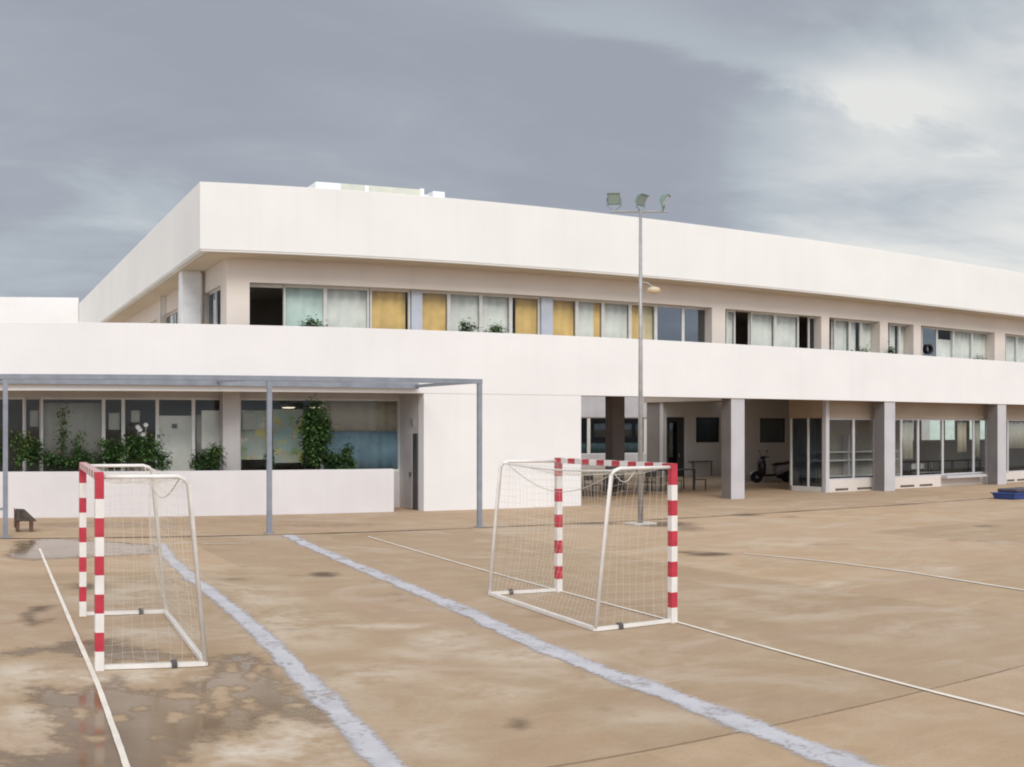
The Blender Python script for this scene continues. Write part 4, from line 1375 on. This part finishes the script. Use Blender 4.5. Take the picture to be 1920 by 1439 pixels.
one('front_shield', lambda q: loft(q, [(-0.55, 0.05, 0.5, 0.86), (-0.47, 0.19, 0.34, 0.98), (-0.38, 0.21, 0.3, 1.0), (-0.33, 0.19, 0.32, 0.96)]), 'scooter_black', scr, smooth=True)
one('floorboard', lambda q: loft(q, [(-0.4, 0.15, 0.26, 0.36), (-0.1, 0.16, 0.25, 0.34), (0.12, 0.15, 0.26, 0.36)]), 'scooter_black', scr, smooth=True)
one('body', lambda q: loft(q, [(0.05, 0.12, 0.3, 0.62), (0.2, 0.17, 0.3, 0.72), (0.5, 0.19, 0.42, 0.76), (0.78, 0.14, 0.56, 0.8), (0.92, 0.06, 0.66, 0.8)]), 'scooter_silver', scr, smooth=True)
one('engine', lambda q: loft(q, [(0.2, 0.1, 0.16, 0.36), (0.45, 0.13, 0.14, 0.42), (0.66, 0.1, 0.18, 0.4)]), 'dark_metal', scr, smooth=True)
one('seat', lambda q: loft(q, [(0.02, 0.1, 0.68, 0.76), (0.15, 0.14, 0.69, 0.82), (0.45, 0.15, 0.72, 0.83), (0.7, 0.14, 0.76, 0.9), (0.82, 0.08, 0.79, 0.87)]), 'scooter_black', scr, smooth=True)
hb = one('handlebar', lambda q: (q.tube([(-0.3, -0.34, 1.06), (-0.36, -0.12, 1.03), (-0.36, 0.12, 1.03), (-0.3, 0.34, 1.06)], 0.018, 8), loft(q, [(-0.46, 0.05, 0.98, 1.06), (-0.38, 0.12, 0.96, 1.1), (-0.3, 0.09, 0.98, 1.1)])), 'scooter_black', scr, smooth=True)
for s_ in (-1, 1):
    one('mirror', lambda q: (q.tube([(-0.34, s_ * 0.2, 1.05), (-0.36, s_ * 0.3, 1.26)], 0.008, 6), q.lathe((-0.36, s_ * 0.32, 1.3), [(0.01, -0.012), (0.055, -0.008), (0.055, 0.01)], 12, axis='x')), 'dark_metal', hb)
one('headlight', lambda q: q.lathe((-0.5, 0, 0.82), [(0.03, -0.05), (0.07, 0.0), (0.07, 0.03)], 14, axis='x'), 'lamp_lens', scr, smooth=True)
one('tail_light', lambda q: q.box((0.91, -0.06, 0.7), (0.95, 0.06, 0.76)), 'goal_red', scr)
scr.location = (sc_o.x, sc_o.y, 0)
scr.rotation_euler.z = R(-14)
scr.scale = (SC, SC, SC)

# ------------------------------------------------------------------ small things on the court
p = gp(1900, 938)
az = ang(1900)
tub = empty('storage_tub', p, 'blue plastic tub with dark lid at the right edge', 'tub')
q = MB()
L0, L1 = 0.0, 1.5
q.poly([p + Vector(v) for v in ((0.05, 0, 0.0), (1.45, 0, 0), (1.45, 0.8, 0), (0.05, 0.8, 0), (0, -0.05, 0.2), (1.5, -0.05, 0.2), (1.5, 0.85, 0.2), (0, 0.85, 0.2))], [(0, 3, 2, 1), (4, 5, 6, 7), (0, 1, 5, 4), (1, 2, 6, 5), (2, 3, 7, 6), (3, 0, 4, 7)])
q.build('body', 'blue_plastic', tub, bevel=0.02)
one('rim', lambda q2: q2.box(p + Vector((-0.04, -0.09, 0.2)), p + Vector((1.54, 0.89, 0.235))), 'blue_plastic', tub, bevel=0.01)
one('lid', lambda q2: q2.box(p + Vector((0.2, 0.0, 0.236)), p + Vector((1.4, 0.8, 0.37))), 'lid_dark', tub, bevel=0.04)

p = gp(48, 997)
bn = empty('slanted_box', p, 'small dark slanted box on legs beside the left pergola post', 'box')
q = MB()
pr = [(-0.22, 0.26), (0.23, 0.26), (0.2, 0.3), (-0.02, 0.54), (-0.2, 0.55)]
vs = [p + Vector((x, y, z)) for y in (-0.16, 0.16) for x, z in pr]
n = len(pr)
q.poly(vs, [tuple(range(n)), tuple(range(2 * n - 1, n - 1, -1))] + [(i, i + n, (i + 1) % n + n, (i + 1) % n) for i in range(n)])
q.build('body', 'bark_brown', bn, bevel=0.015)
for x, y in ((-0.17, -0.12), (-0.17, 0.12), (0.12, -0.12), (0.12, 0.12)):
    bx('leg', p + Vector((x - 0.035, y - 0.03, 0)), p + Vector((x + 0.035, y + 0.03, 0.259)), 'rust_brown', bn)
bx('back_panel', p + Vector((-0.24, -0.17, 0.1)), p + Vector((-0.221, 0.17, 0.56)), 'rust_brown', bn)

# rooftop unit standing on the flat roof
yr = 31.5
ru = empty('rooftop_unit', (xat(715, yr), yr, ZT), 'low white and cream unit standing on the flat roof', 'rooftop unit')
bx('end_cabinet', (xat(592, yr), yr, ZT), (xat(639, yr), yr + 1.2, zat(612, 342, yr)), 'roof_unit_white', ru, bevel=0.015)
bx('long_panel', (xat(640, yr), yr + 0.2, ZT), (xat(797, yr), yr + 1.0, zat(720, 347, yr)), 'roof_unit_cream', ru, bevel=0.015)
bx('strap', (xat(688, yr), yr + 0.16, ZT), (xat(695, yr), yr + 0.199, zat(690, 346, yr)), 'roof_unit_white', ru)
bx('strap', (xat(792, yr), yr + 0.15, ZT), (xat(799, yr), yr + 1.02, zat(795, 352, yr)), 'roof_unit_white', ru)
bx('small_cabinet', (xat(815, yr), yr + 0.1, ZT), (xat(837, yr), yr + 1.0, zat(826, 358, yr)), 'roof_unit_white', ru, bevel=0.015)
bx('connecting_pipe', (xat(799, yr) + 0.01, yr + 0.4, ZT + 0.5), (xat(815, yr) - 0.002, yr + 0.6, ZT + 0.9), 'roof_unit_white', ru)
